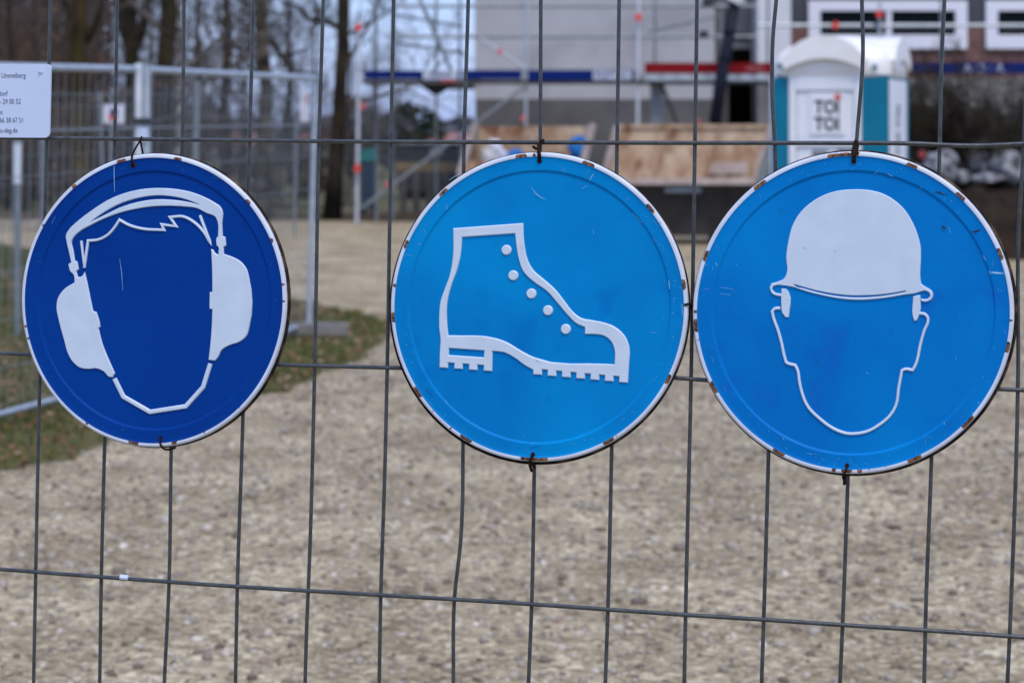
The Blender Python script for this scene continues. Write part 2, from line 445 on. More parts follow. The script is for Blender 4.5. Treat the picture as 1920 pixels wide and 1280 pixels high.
def mesh_np(name, P, Fc, tint, m, label):
    me = bpy.data.meshes.new(name)
    me.vertices.add(len(P)); me.vertices.foreach_set('co', P.astype(np.float32).ravel())
    k = Fc.shape[1]
    me.loops.add(Fc.size); me.loops.foreach_set('vertex_index', Fc.ravel().astype(np.int32))
    me.polygons.add(len(Fc)); me.polygons.foreach_set('loop_start', np.arange(0, Fc.size, k, dtype=np.int32))
    me.update(calc_edges=True)
    if tint is not None: color_attr(me, 'tint', tint)
    me.materials.append(m)
    o = bpy.data.objects.new(name, me); col.objects.link(o); o['kind'] = 'stuff'
    if label: o['label'] = label
    return o

def scatter_grass():
    D = np.sqrt(rng.uniform(8.5**2, 31**2, 160000)); px = rng.uniform(-350, 780, len(D)); x, y = (px-CX)/FPX*D, D
    k = inside(x, y)
    # thinner towards the edges and in bare patches
    f = np.sin(x*3.1+1.3)*np.sin(y*1.7+x*0.8) + np.sin(x*7.3)*np.sin(y*5.1)*0.6
    k &= (f > rng.uniform(-1.5, 0.9, len(x)))
    x, y = x[k], y[k]; n = len(x)
    h = rng.uniform(.025,.075,n); a = rng.uniform(0,6.28,n); wd = rng.uniform(.003,.006,n); le = rng.uniform(-.04,.04,(n,2))
    P = np.zeros((n,3,3))
    P[:,0] = np.stack([x-np.cos(a)*wd, y-np.sin(a)*wd, np.full(n,.003)],1)
    P[:,1] = np.stack([x+np.cos(a)*wd, y+np.sin(a)*wd, np.full(n,.003)],1)
    P[:,2] = np.stack([x+le[:,0], y+le[:,1], h],1)
    base = np.array([[.065,.105,.018],[.10,.115,.03],[.14,.125,.055],[.042,.085,.016],[.13,.095,.04]])
    c = base[rng.choice(5,n,p=[.3,.28,.2,.12,.1])]*rng.uniform(.8,1.2,(n,1)); c = np.concatenate([c,np.ones((n,1))],1)
    mesh_np('short_grass', P.reshape(-1,3), np.arange(n*3).reshape(-1,3), np.repeat(c,3,0), M['blade'], 'short dull green and straw grass on the verge')
    # fallen leaves
    D = np.sqrt(rng.uniform(8.5**2, 24**2, 6000)); px = rng.uniform(-350, 780, len(D)); x, y = (px-CX)/FPX*D, D
    k = inside(x, y); x, y = x[k], y[k]; n = len(x)
    a = rng.uniform(0,6.28,n); s = rng.uniform(.012,.032,n)
    P = np.zeros((n,4,3))
    for q,(u,v) in enumerate([(-1,0),(0,-.55),(1,0),(0,.55)]):
        P[:,q,0] = x + s*(u*np.cos(a)-v*np.sin(a)); P[:,q,1] = y + s*(u*np.sin(a)+v*np.cos(a)); P[:,q,2] = .012+rng.uniform(0,.03,n)
    base = np.array([[.20,.09,.038],[.27,.15,.08],[.13,.065,.035],[.33,.24,.17]])
    c = base[rng.choice(4,n)]; c = np.concatenate([c,np.ones((n,1))],1)
    mesh_np('fallen_leaves', P.reshape(-1,3), np.arange(n*4).reshape(-1,4), np.repeat(c,4,0), M['blade'], 'brown fallen leaves lying in the grass verge')
scatter_grass()

# ------------------------------------------------------------------ trees and shrubs
def branchy(mb, p, d, L, r, depth, rnd, droop=0.0, kids=(4,6), nseg=4):
    pts = [p.copy()]; rs = [r]
    q = p.copy(); dd = d.normalized()
    for i in range(nseg):
        dd = (dd + Vector((rnd.gauss(0,.16), rnd.gauss(0,.16), rnd.gauss(0.02,.13) - droop))).normalized()
        q = q + dd * (L/nseg); pts.append(q.copy()); rs.append(max(0.004, r*(1-.8*(i+1)/nseg)))
    mb.tube(pts, rs, n=5 if r > .03 else 3, caps=False)
    if depth <= 0: return
    for k in range(rnd.randint(*kids)):
        t = rnd.uniform(.25, 1.0)*nseg; i = min(int(t), nseg-1); f = t-i
        s = pts[i].lerp(pts[i+1], f)
        ax = (pts[i+1]-pts[i]).normalized()
        side = ax.orthogonal().normalized(); side.rotate(Matrix.Rotation(rnd.uniform(0,6.28), 3, ax))
        nd = (ax*rnd.uniform(.4,.9) + side*rnd.uniform(.5,1.0)).normalized()
        branchy(mb, s, nd, L*rnd.uniform(.38,.62), max(0.004, rs[i]*.55), depth-1, rnd, droop, kids, max(3, nseg-1))

def tree_meshes(seed, H, r0, lean=(0,0), first=1.6, nb=14, depth=3, fork=None, droop=0.01, blen=2.4):
    rnd = random.Random(seed)
    tr = MB(); n = 9
    pts, rs = [], []
    x = y = 0
    for i in range(n+1):
        z = H*i/n - 0.05
        x = lean[0]*z + rnd.gauss(0,.012)*i**.5*2; y = lean[1]*z + rnd.gauss(0,.02)*i**.5
        pts.append(Vector((x,y,z))); rs.append(max(.012, r0*(1.25 if i==0 else 1.0)*(1-.82*(i/n)**1.1)))
    if fork:
        kf = next(i for i,p in enumerate(pts) if p.z > fork)
        tr.tube(pts[:kf+1], rs[:kf+1], n=10)
        for s in (-1,1):
            q = [pts[kf]-Vector((0,0,.1))]; rr = [rs[kf]*.8]; dd = Vector((.22*s, .1*s, 1))
            for i in range(5):
                q.append(q[-1]+dd*((H-fork)/5)); dd.x *= .8; rr.append(max(.012, rs[kf]*.8*(1-.16*(i+1))))
            tr.tube(q, rr, n=8)
    else:
        tr.tube(pts, rs, n=10)
    cr = MB()
    for k in range(nb):
        z = first + (H-first)*(k+rnd.random()*.7)/nb
        i = min(int((z+.05)/H*n), n-1); f = (z+.05)/H*n - i
        s = pts[i].lerp(pts[i+1], f); rr = rs[i]
        an = rnd.uniform(0,6.28)
        dr = Vector((math.cos(an), math.sin(an), rnd.uniform(.1,.9)))
        branchy(cr, s, dr, blen*rnd.uniform(.6,1.15)*(1-.45*(z/H)), rr*.38, depth, rnd, droop)
    return tr, cr
def plant_tree(name, label, loc, seed, H, r0, bark, twig, group=None, **kw):
    t = thing(name, label, 'tree', loc, 0, group)
    tr, cr = tree_meshes(seed, H, r0, **kw)
    tr.build('trunk', bark, t, smooth=True)
    cr.build('crown', twig, t, smooth=True)
    return t
def limb(t, m, pts, D, r0, r1):
    q = MB(); P_ = [U(x,y,D) for x,y in pts]; n = len(P_)
    q.tube(P_, [r0+(r1-r0)*i/(n-1) for i in range(n)], 7); return q.build('limb', m, t, t.location, smooth=True)
def at_ground(px, D): return (XP(px, D), D, -0.01)

GT = 'bare trees behind the rear fence'
t = plant_tree('bare_tree', 'mossy olive trunk, furthest left of the thick bare trunks', at_ground(150,34), 1, 9.5, .175, M['bark_moss'], M['twig_brown'], GT, first=1.3, lean=(.002,0), blen=2.6)
limb(t, M['bark'], [(152,60),(138,30),(122,0),(100,-60)], 34, .10, .06); limb(t, M['bark'], [(160,80),(178,50),(188,20),(205,-40)], 34, .07, .04)
t = plant_tree('bare_tree', 'dark bare trunk just left of the white fence post', at_ground(247,38), 2, 10, .16, M['bark'], M['twig_brown'], GT, lean=(.005,0))
limb(t, M['bark'], [(248,95),(232,50),(224,0),(214,-50)], 38, .12, .08); limb(t, M['bark'], [(254,90),(268,50),(278,0),(285,-50)], 38, .11, .07)
plant_tree('bare_tree', 'thick blackish trunk right of the white fence post', at_ground(308,35), 3, 11, .185, M['bark'], M['twig'], GT)
plant_tree('birch_tree', 'slim pale birch trunk touching the thick blackish trunk', at_ground(334,41), 4, 9, .085, M['birch'], M['twig'], GT, blen=1.8)
plant_tree('bare_tree', 'slender bare tree forking in two above the rear fence', at_ground(421,46), 5, 9, .13, M["bark"], M["twig"], GT, fork=4.1, first=3.0)
t = plant_tree('birch_tree', 'patchy mossy birch trunk left of the white strip sign', at_ground(494,39), 6, 11, .14, M['birch_moss'], M['twig'], GT, lean=(.004,0), first=1.9)
limb(t, M['bark'], [(500,75),(520,90),(535,118),(552,134),(590,136)], 39, .06, .02); limb(t, M['bark'], [(535,105),(560,98),(590,80)], 39, .035, .012)
t = plant_tree('bare_tree', 'leaning bare trunk between rear fence and scaffold', at_ground(622,39.5), 8, 10, .15, M['bark'], M['twig'], GT, lean=(.055,0), first=2.0, blen=2.8)
limb(t, M['bark'], [(640,55),(615,42),(580,36),(560,14),(530,2),(500,-20)], 39.5, .06, .02); limb(t, M['bark'], [(590,37),(610,16),(620,-10)], 39.5, .03, .012)
far = [(20,45,11),(70,52,12),(-60,48,17),(112,60,14),(200,62,15),(282,70,16),(372,66,18),(455,75,19),(545,70,20),(590,84,21),(700,95,22),(655,78,23),(745,120,24)]
far_lab = ['bare tree at the left edge above the white notice','bare tree behind the upper right corner of the white notice','bare tree beyond the left edge of the photo','far bare tree left of the mossy olive trunk','far thin tree between mossy trunk and dark trunk','far thin tree between two dark trunks','far thin tree right of the pale birch','far grey tree between forked tree and patchy birch','far grey tree right of the patchy birch','farther grey tree over the rear fence corner','small hazy tree behind the left end of scaffold','far hazy tree just right of the leaning trunk','farthest hazy tree under the blue toe board']
protos = []
for k in range(4):
    tr, cr = tree_meshes(40+k, 8.5, .10, first=1.2, nb=16, depth=3, blen=2.6)
    protos.append((tr, cr))
far_made = {}
for i, (px, D, sd) in enumerate(far):
    k = i % 4
    t = thing('bare_tree', far_lab[i], 'tree', at_ground(px, D), random.uniform(0,6.28), 'far bare trees')
    s = random.uniform(.85,1.15); t.scale = (s,s,s)
    if k not in far_made:
        a = protos[k][0].build('trunk', M['bark'], t, smooth=True)
        b = protos[k][1].build('crown', M['twig'], t, smooth=True)
        far_made[k] = (a, b)
    else:
        for o in far_made[k]:
            c = o.copy(); c.parent = t; col.objects.link(c)

def leaf_cloud(n, size, box, leafw=.05, seed=1, ell=True, zmin=None):
    """n leaf-sized quads through a volume; returns MB"""
    r = np.random.default_rng(seed)
    mb = MB()
    cl = r.uniform(-1,1,(max(6,n//60),3))
    for q in range(n):
        c = cl[r.integers(len(cl))] + r.normal(0,.16,3)
        if ell and (c**2).sum() > 1.15: continue
        p = np.array([c[0]*size[0], c[1]*size[1], (c[2]+1)*size[2]*.5])
        if p[2] < 0: continue
        a = r.normal(0,1,3); a /= np.linalg.norm(a); b = np.cross(a, r.normal(0,1,3)); b /= np.linalg.norm(b)+1e-9
        a *= leafw*r.uniform(.6,1.3); b *= leafw*.6*r.uniform(.6,1.3)
        mb.add([p-a, p-b, p+a, p+b], [(0,1,2,3)])
    return mb
def shrub(name, label, cat, loc, size, leaf, nl, stem, ns, lw, seed, group=None, depth=2):
    t = thing(name, label, cat, loc, 0, group)
    if nl: leaf_cloud(nl, size, None, lw, seed).build('foliage', leaf, t)
    rnd = random.Random(seed); st = MB()
    for k in range(ns):
        an = rnd.uniform(0,6.28); sp = rnd.uniform(.2,.9)
        branchy(st, Vector((rnd.gauss(0,size[0]*.12), rnd.gauss(0,size[1]*.12), -.03)), Vector((math.cos(an)*sp*size[0]/size[2]*1.2, math.sin(an)*sp*.6, 1)), size[2]*rnd.uniform(.8,1.1), .018 if nl > 100 else .03, depth, rnd, 0, (4,7), 4)
    st.build('stems', stem, t)
    return t
# brown beech hedge on the left, undergrowth along the rear
HL = ['russet beech shrub at the far left above the notice','russet beech shrub behind the mossy olive trunk','russet beech shrub half hidden by dark trunks','russet beech shrub beyond the left edge']
for i,(px,D,s) in enumerate([(20,49,(1.5,1.0,4.2)),(165,53,(1.3,1.0,3.6)),(275,57,(1.2,1.0,3.0)),(-120,47,(1.5,1.0,4.4))]):
    shrub('beech_shrub', HL[i], 'shrub', at_ground(px,D), s, M['dead_leaf'], 2600, M['twig_brown'], 14, .075, 60+i, 'russet beech shrubs')
UL = ['low dark undergrowth at the left under the notice','low dark undergrowth left of the white fence post','low dark undergrowth right of the white fence post','low dark undergrowth behind the forked tree','low dark undergrowth near the fence corner post','low dark undergrowth right of the corner post','low dark undergrowth beyond the left edge']
for i,px in enumerate([40,170,300,420,530,640,-110]):
    shrub('undergrowth', UL[i], 'shrub', at_ground(px, 44+1.5*(i%3)), (1.15,.7,1.5+.25*(i%2)), M['under'], 1500, M['twig'], 16, .05, 80+i, 'undergrowth behind the rear fence')
shrub('bare_shrub', 'many stemmed bare shrub right of the portable toilet', 'shrub', at_ground(1822,28.6)[:2]+(0.75,), (1.0,.7,1.3), M['under'], 90, M['bark'], 20, .03, 99, depth=3)
shrub('bare_shrub', 'bare shrub at the right edge above the dark soil', 'shrub', at_ground(1945,30)[:2]+(0.6,), (1.0,.7,1.35), M['under'], 70, M['bark'], 13, .03, 101, depth=3)
shrub('bare_shrub', 'dense grey bare shrub behind the toilet corner', 'shrub', at_ground(1745,31.5)[:2]+(0.3,), (.8,.7,1.6), M['under'], 90, M['bark'], 11, .03, 102, depth=3)
# far wood, conifer, evergreen bush, houses
shrub('evergreen_bush', 'dark rounded evergreen bush under the scaffold deck', 'shrub', at_ground(768,88), (1.5,1.2,2.9), M['evergreen'], 2600, M['twig'], 6, .12, 120, depth=1)
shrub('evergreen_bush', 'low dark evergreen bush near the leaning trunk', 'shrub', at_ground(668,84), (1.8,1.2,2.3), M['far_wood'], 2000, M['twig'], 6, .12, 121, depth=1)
def spruce(loc, H, label):
    t = thing('spruce_tree', label, 'tree', loc)
    tr = MB(); tr.tube([(0,0,0),(0,0,H)], [.18,.02], 7); tr.build('trunk', M['bark'], t)
    mb = MB(); r = random.Random(5)
    for i in range(900):
        z = H*(.06+.94*r.random()); rad = (H-z)*.30*r.uniform(.5,1); a = r.uniform(0,6.28)
        p = Vector((math.cos(a)*rad, math.sin(a)*rad, z)); q = Vector((math.cos(a)*rad*.2, math.sin(a)*rad*.2, z+.25)); s = Vector((-math.sin(a),math.cos(a),0))*.16
        mb.add([q, p-s+Vector((0,0,-.15)), p+s+Vector((0,0,-.22))], [(0,1,2)])
    mb.build('crown', M['evergreen'], t)
spruce(at_ground(540,110), 3.9, 'small dark spruce far off beyond the rear fence')
wd = MB(); r = np.random.default_rng(31)
for i in range(15000):
    u = r.random()
    px = -700 + 900*u**.8 if r.random() < .90 else r.uniform(150, 600)
    D = r.uniform(62, 105)
    z = 7.5*r.random()**.8 + .2
    c = Vector((XP(px,D), D, z)); a = Vector((r.normal(0,.35), r.normal(0,.3), r.normal(.35,.55))); 
    if a.length < .15: continue
    k = a.cross(Vector((0,1,0))).normalized()*r.uniform(.012,.04)*(1.6 if px < 180 else 1.0); k2 = Vector((0,1,0))*r.uniform(.01,.03)
    wd.add([c-k, c+k, c+a+k*.3, c+a-k*.3], [(0,1,2,3)]); wd.add([c-k2, c+k2, c+a], [(0,1,2)])
o = wd.build('woodland', M['twig_brown'], kind='stuff'); o['label'] = 'brown tangle of bare woodland at the left'
lf = MB()
for i in range(7000):
    px = -700 + 860*r.random()**.75; D = r.uniform(56, 80); z = 5.2*r.random()**1.1
    c = Vector((XP(px,D), D, z)); a = Vector(r.normal(0,1,3)).normalized()*.13; b = Vector(r.normal(0,1,3)).normalized()*.10
    lf.add([c-a, c-b, c+a, c+b], [(0,1,2,3)])
o = lf.build('woodland_leaves', M['dead_leaf'], kind='stuff'); o['label'] = 'withered brown leaves hanging in the woodland at the left'
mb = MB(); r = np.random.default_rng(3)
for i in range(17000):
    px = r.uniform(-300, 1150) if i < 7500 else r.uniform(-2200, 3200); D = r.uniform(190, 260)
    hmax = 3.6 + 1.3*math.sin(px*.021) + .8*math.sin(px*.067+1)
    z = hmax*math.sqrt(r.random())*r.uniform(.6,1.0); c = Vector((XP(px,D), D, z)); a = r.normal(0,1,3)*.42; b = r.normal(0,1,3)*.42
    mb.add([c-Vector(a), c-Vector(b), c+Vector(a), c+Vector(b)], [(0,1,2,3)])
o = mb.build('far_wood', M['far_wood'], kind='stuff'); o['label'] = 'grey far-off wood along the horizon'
for px, D, wd, lab in [(830,150,4.2,'far low house with reddish roof below the scaffold deck'),(455,140,3.6,'far house with reddish roof behind the forked tree'),(608,160,4.0,'far house with reddish roof near the leaning trunk')]:
    t = thing('house', lab, 'house', (XP(px,D), D, 0), 0, 'far houses with reddish roofs')
    a = MB(); a.box((-wd/2,-2,0),(wd/2,2,1.0)); a.build('wall', M['house_wall'], t)
    b = MB(); b.prism([(-wd/2-.2,-2.2,1.0),(wd/2+.2,-2.2,1.0),(wd/2-.4,0,1.75),(-wd/2+.4,0,1.75)], (0,.15,0)); b.prism([(-wd/2+.4,.15,1.75),(wd/2-.4,.15,1.75),(wd/2+.2,2.2,1.0),(-wd/2-.2,2.2,1.0)], (0,.1,0)); b.build('roof', M['roof_red'], t)

# ------------------------------------------------------------------ buildings
def pbox(mb, x0, y0, x1, y1, D, T, bev=0):
    mb.box((XP(x0,D), D, ZP(y1,D)), (XP(x1,D), D+T, ZP(y0,D)), bev)
BD = 39.6
bl = thing('concrete_building', 'grey rendered shell building behind the scaffold with dark openings', 'building', (XP(1100,BD), BD, 0))
off = bl.location[:]
zp = ZP(186,BD)
m_ = MB(); m_.box((XP(890,BD),BD,zp),(XP(1340,BD),BD+9,7.5)); m_.build('wall', M['concrete'], bl, bl.location)
m_ = MB(); m_.box((XP(891,BD),BD+.004,-.1),(XP(1339.5,BD),BD+8.99,zp-.001)); m_.build('plinth', M['plinth'], bl, bl.location)  # same wall lower down, deck and overhang shade put into its colour
# recessed bay with openings: back wall in pieces round two real openings
RD = BD+1.6
x0,x1 = XP(1340,BD)+.001, XP(1420,BD)
oxa,oxb = XP(1366,RD), XP(1413,RD)
def rb(name, xa, xb, za, zb, m, d0=RD, d1=RD+.3):
    q = MB(); q.box((xa,d0,za),(xb,d1,zb)); return q.build(name, m, bl, bl.location)
zt = [(-.1, ZP(233,RD)), (ZP(158,RD), ZP(119,RD)), (ZP(92,RD), ZP(78,RD)), (ZP(63,RD), 7.4)]
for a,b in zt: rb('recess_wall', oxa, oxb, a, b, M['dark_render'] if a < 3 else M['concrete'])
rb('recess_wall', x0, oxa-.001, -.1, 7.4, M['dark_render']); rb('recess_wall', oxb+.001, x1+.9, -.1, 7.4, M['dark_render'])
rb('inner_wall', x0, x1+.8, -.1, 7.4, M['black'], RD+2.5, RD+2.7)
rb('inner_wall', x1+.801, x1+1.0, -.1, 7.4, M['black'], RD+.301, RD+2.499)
rb('lintel', oxa-.05, oxb+.03, ZP(92,RD), ZP(80,RD), M['deck_pale'], RD-.08, RD-.002)
m_ = MB(); m_.box((x1,BD,ZP(152,BD)),(XP(1483,BD),BD+1.0,7.5)); m_.build('pillar', M['pale_render'], bl, bl.location)
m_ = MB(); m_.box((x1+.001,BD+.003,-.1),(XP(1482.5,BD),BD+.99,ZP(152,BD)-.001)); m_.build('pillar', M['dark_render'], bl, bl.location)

WD = 40.6
br = thing('brick_building', 'dark clad and red brick hall with long white framed windows', 'building', (XP(1700,WD), WD, 0))
off = br.location[:]
xa, xe = XP(1483,BD)+.003, XP(2260,WD)
zb = ZP(52,WD)
zg = ZP(146,WD)
m_ = MB(); m_.box((xa,WD-.02,-.1),(xe,WD+7.99,zg-.002)); m_.build('plinth', M['grey_plinth'], br, br.location)
m_ = MB(); m_.box((xa,WD,zg),(xe,WD+8,zb)); m_.build('brick_wall', M['brick'], br, br.location)
wins = [(1515,1812),(1847,2144)]
top = 7.0
xs = [xa] + [XP(v,WD) for p in wins for v in p] + [xe]
for a,b in ((xs[0],xs[1]),(xs[2],xs[3]),(xs[4],xs[5])):
    m_ = MB(); m_.box((a,WD+.004,zb+.001),(b,WD+7.9,top)); m_.build('cladding', M['dark_panel'], br, br.location)
for a,b in wins:
    q = MB(); q.box((XP(a,WD),WD+.03,ZP(2,WD)+.001),(XP(b,WD),WD+7.9,top)); q.build('cladding', M['dark_panel'], br, br.location)
    q = MB(); za, zc = ZP(92,WD), ZP(2,WD); X0, X1 = XP(a,WD), XP(b,WD)
    iz0, iz1, ix0, ix1 = ZP(66,WD), ZP(21,WD), XP(a+22,WD), XP(b-22,WD)
    q.box((X0,WD-.09,za),(X1,WD-.001,iz0)); q.box((X0,WD-.09,iz1),(X1,WD-.001,zc)); q.box((X0,WD-.09,iz0),(ix0,WD-.001,iz1)); q.box((ix1,WD-.09,iz0),(X1,WD-.001,iz1))
    wf = q.build('window', M['window_white'], br, br.location)
    q = MB(); q.box((ix0+.002,WD-.03,iz0+.002),(ix1-.002,WD-.005,iz1-.002)); q.build('pane', M['glass'], wf, br.location)
    for s_ in (.5,):
        q = MB(); xm = ix0+(ix1-ix0)*s_+.02; q.box((xm-.05,WD-.075,iz0),(xm+.05,WD-.031,iz1)); q.build('mullion', M['window_white'], wf, br.location)
    q = MB(); q.box((ix0,WD-.06,ZP(50,WD)-.03),(ix1,WD-.032,ZP(50,WD)+.03)); q.build('rail', M['galv_dull'], wf, br.location)
# all window children are given in building coordinates: move them
for o in br.children:
    pass

# ------------------------------------------------------------------ scaffold
SD = 37.4
sf = thing('scaffold', 'galvanised tube scaffold with blue and red toe boards along the building', 'scaffold', (XP(985,SD), SD, 0))
so = Vector(sf.location)
def stube(name, pts, r, m=None, n=8):
    q = MB(); q.tube(pts, r, n); return q.build(name, m or M['galv'], sf, so, smooth=False, auto=40)
rt = .024
for px, pt, m in ((671,40,'galv_white'),(986,-150,'galv'),(1196,-150,'galv_white'),(1648,-150,'galv')):
    p0 = U(px-2, 418, SD); p0.z = .02
    stube('standard', [p0, U(px+3, pt, SD)], rt*1.15, M[m])
    q = MB(); q.box((p0.x-.08,p0.y-.08,-.01),(p0.x+.08,p0.y+.08,.02)); q.build('base_plate', M['galv_dull'], sf, so)
for px, pt, D in ((706,-150,SD+.75),(737,-150,SD+1.2),(818,-150,SD+3.0),(862,-150,SD+4.6),(1228,-150,SD+.75),(1352,-150,SD+.75),(1765,-150,SD+.4),(1440,-150,SD+.3)):
    p0 = U(px, 400, D); p0.z = .02
    stube('standard', [p0, U(px, pt, D)], rt*1.1, M['galv_dull'])
for py, xa, xb, m in ((12,735,1420,'galv_dull'),(69,735,1420,'galv_dull'),(48,1420,2150,'galv'),(-60,671,1440,'galv_dull')):
    stube('ledger', [U(xa,py,SD+.06), U(xb,py,SD+.06)], rt*1.25, M[m])
for (a,b) in (((735,27,SD),(866,50,SD+4.6)),((735,80,SD),(870,100,SD+4.6)),((690,2,SD+.7),(740,20,SD))):
    stube('ledger', [U(*a), U(*b)], rt, M['galv_dull'])
stube('brace', [U(783,-10,SD+.5), U(846,132,SD+.5)], rt*1.5, M['galv_dull'])
stube('brace', [U(900,72,SD-.05), U(987,130,SD-.05)], rt, M['galv'])
stube('brace', [U(988,160,SD-.06), U(676,392,SD-.06)], rt*1.1, M['galv_dull'])
stube('brace', [U(1240,158,SD-.05), U(1282,262,SD-.05)], rt*1.5, M['dark_grey'])
stube('brace', [U(1215,60,SD+.3), U(1345,30,SD+.3)], rt, M['galv_dull'])
def toe(x0,y0,x1,y1,D,m):
    q = MB(); pbox(q,x0,y0,x1,y1,D,.03); return q.build('toe_board', m, sf, so)
toe(683,132.5,862,148,SD-.12,M['blue_board']); toe(868,131.5,978,149,SD-.12,M['blue_board']); toe(990,131.5,1190,151,SD-.12,M['blue_board'])
toe(1209,118,1449,138,SD-.2,M['red_board']); toe(1712,118,2100,138,SD-.2,M['blue_board'])
def plate(x0,y0,x1,y1,D,m):
    q = MB(); pbox(q,x0,y0,x1,y1,D,.004); return q.build('label_plate', m, sf, so)
plate(793,132,858,147.5,SD-.126,M['label_white']); plate(1112,133,1184,150,SD-.126,M['label_white'])
def wtext(name, body, px, py, D, h, m, parent, po, align='CENTER', sx=1.0, bold=0.0):
    p = U(px,py,D) - Vector(po)
    mw = Matrix.Translation(p) @ Matrix.Rotation(R(90),4,'X')
    return text_obj(name, body, h/FPX*D*1.4, m, parent, mw, align, .002, sx, bold)
wtext('lettering','PERAX',826,140,SD-.131,10,M['blue_board'],sf,so)
wtext('lettering','PLETTAC',1148,141.5,SD-.131,11,M['blue_board'],sf,so)
wtext('lettering','plettac',1417,128,SD-.206,9,M['pink_letter'],sf,so)
wtext('lettering','A\u00b7O \u00b7 A',1845,129,SD-.206,17,M['label_white'],sf,so)
q = MB(); pbox(q,680,149,900,157,SD-.08,1.0); pbox(q,900.1,150,1200,156,SD-.08,1.0); q.build('deck', M['deck'], sf, so)
q = MB(); pbox(q,1206,139.5,1450,152,SD-.18,.9); q.build('deck', M['deck_pale'], sf, so)
q = MB(); pbox(q,1203,152.5,1450,157,SD-.16,.85); q.build('deck_beam', M['dark_grey'], sf, so)
for k in range(8):
    q = MB(); pbox(q,1216+k*29,140,1233+k*29,151,SD-.19,.008); q.build('deck_slot', M['galv'], sf, so)
q = MB(); pbox(q,826,149,856,154,SD-.09,.008); q.build('label_plate', M['red'], sf, so)
q = MB(); q.prism([U(783,157,SD+.4),U(812,178,SD+.4),U(824,178,SD+.4),U(854,157,SD+.4)][::1], (0,.05,0)); q.build('bracket', M['dark_grey'], sf, so)
q = MB(); pbox(q,840,157,890,168,SD+2,.1); q.build('transom', M['dark_grey'], sf, so)
q = MB(); pbox(q,1220,158,1243,235,SD+.2,.06); q.build('bracket', M['galv_dull'], sf, so)
def coupler(px,py,D,r=.055,m='red'):
    q = MB(); c = U(px,py,D); q.tube([c-Vector((0,.05,0)),c-Vector((0,-.05,0))],[r,r],10); q.box((c.x-r*.5,c.y-.07,c.z-r*1.25),(c.x+r*.5,c.y-.02,c.z+r*1.25)); q.build('coupler', M[m], sf, so)
for a in ((672,52,SD-.08),(670,316,SD-.08),(1197,33,SD-.08),(1648,27,SD-.08),(1566,48,SD-.02)): coupler(*a)
for a in ((937,97,SD-.1),(727,346,SD-.12),(681,199,SD-.08),(980,222,SD-.08),(1309,228,SD),(1728,290,SD-9)): coupler(*a, r=.042, m='red_faded')
q = MB(); pbox(q,1318,-5,1340,8,SD-.1,.12); pbox(q,1312,58,1328,72,SD-.1,.12); q.build('clamp', M['dark_grey'], sf, so)

t = thing('rubbish_chute', 'black slanting tube hanging in front of the red toe board', 'chute', U(1345,240,SD-.8))
q = MB(); q.tube([U(1378,2,SD-.8),U(1352,150,SD-.8),U(1340,238,SD-.8)],[.10,.105,.11],12); q.build('tube', M['dark_tube'], t, t.location, smooth=True)
q = MB(); q.tube([U(1384,-8,SD-.8),U(1376,6,SD-.8)],[.17,.15],12); q.build('hopper', M['toilet_white'], t, t.location)
for yy in (60,110,165,215):
    q = MB(); a = U(1378-(yy-2)*.17,yy,SD-.8); q.tube([a-Vector((0,0,.02)),a+Vector((0,0,.02))],[.125,.125],12); q.build('collar', M['dark_tube'], t, t.location)

# ------------------------------------------------------------------ skips
KD = 30.2
def skip(label, x0t, x0b, x1t, x1b, yt, yb, front_top, lip_y):
    t = thing('skip', label, 'skip', (XP((x0t+x1t)/2,KD), KD, 0), 0, 'rusty tan skips')
    o_ = t.location[:]
    dp = Vector((0,1.5,0)); th = Vector((0,.03,0))
    def pr(name, pts, dv, m): q = MB(); q.prism(pts, dv); return q.build(name, m, t, o_)
    yf = front_top
    f = (yf-yt)/(yb-yt)
    A = U(x0t+(x0b-x0t)*f,yf,KD); B = U(x1t+(x1b-x1t)*f,yf,KD); C = U(x1b,yb,KD); Dd = U(x0b,yb,KD)
    pr('front_panel', [Dd,C,B,A], th, M['skip'])
    A2 = U(x0t,yt,KD); B2 = U(x1t,yt,KD)
    pr('back_panel', [Dd+dp,C+dp,B2+dp,A2+dp], th, M['skip'])
    for (a,b,nm,sx) in ((A2,Dd,'end_panel',1),(B2,C,'end_panel',-1)):
        v = Vector((.03*sx,0,0)); pr(nm, [b+v*.0+Vector((0,.031,0)),a+Vector((0,.031,0)),a+Vector((0,1.499,0)),b+Vector((0,1.499,0))], v, M['skip'])
    for (a,b) in ((A2,Dd),(B2,C)):
        q = MB(); q.tube([a-Vector((0,.02,-.03)),b-Vector((0,.02,0))],.05,4); q.build('edge_bar', M['skip_edge'], t, o_)
    q = MB(); q.box((Dd.x-.02,KD-.05,Dd.z-.09),(C.x+.02,KD+.02,Dd.z)); q.build('bottom_rail', M['skip_edge'], t, o_)
    if yf == yt:
        q = MB(); q.box((A.x,KD-.035,A.z-.0),(B.x,KD+.05,A.z+.05)); q.build('top_rail', M['skip'], t, o_)
        n = 3
        for k in range(1,n):
            a = A.lerp(B,k/n); b = Dd.lerp(C,k/n); q = MB(); q.tube([a-Vector((0,.01,0)),b-Vector((0,.01,0))],.035,4); q.build('rib', M['skip'], t, o_)
    q = MB(); q.prism([Vector((Dd.x+.45,KD+.25,.12)),Vector((C.x-.35,KD+.25,.12)),Vector((C.x-.1,KD+.1,Dd.z-.1)),Vector((Dd.x+.1,KD+.1,Dd.z-.1))],(0,1.2,0)); q.build('hull', M['skip_dark'], t, o_)
    for xx in (Dd.x+.35, C.x-.55):
        q = MB(); q.box((xx,KD+.05,0),(xx+.2,KD+1.4,.119)); q.build('skid', M['skip_dark'], t, o_)
    return t, o_
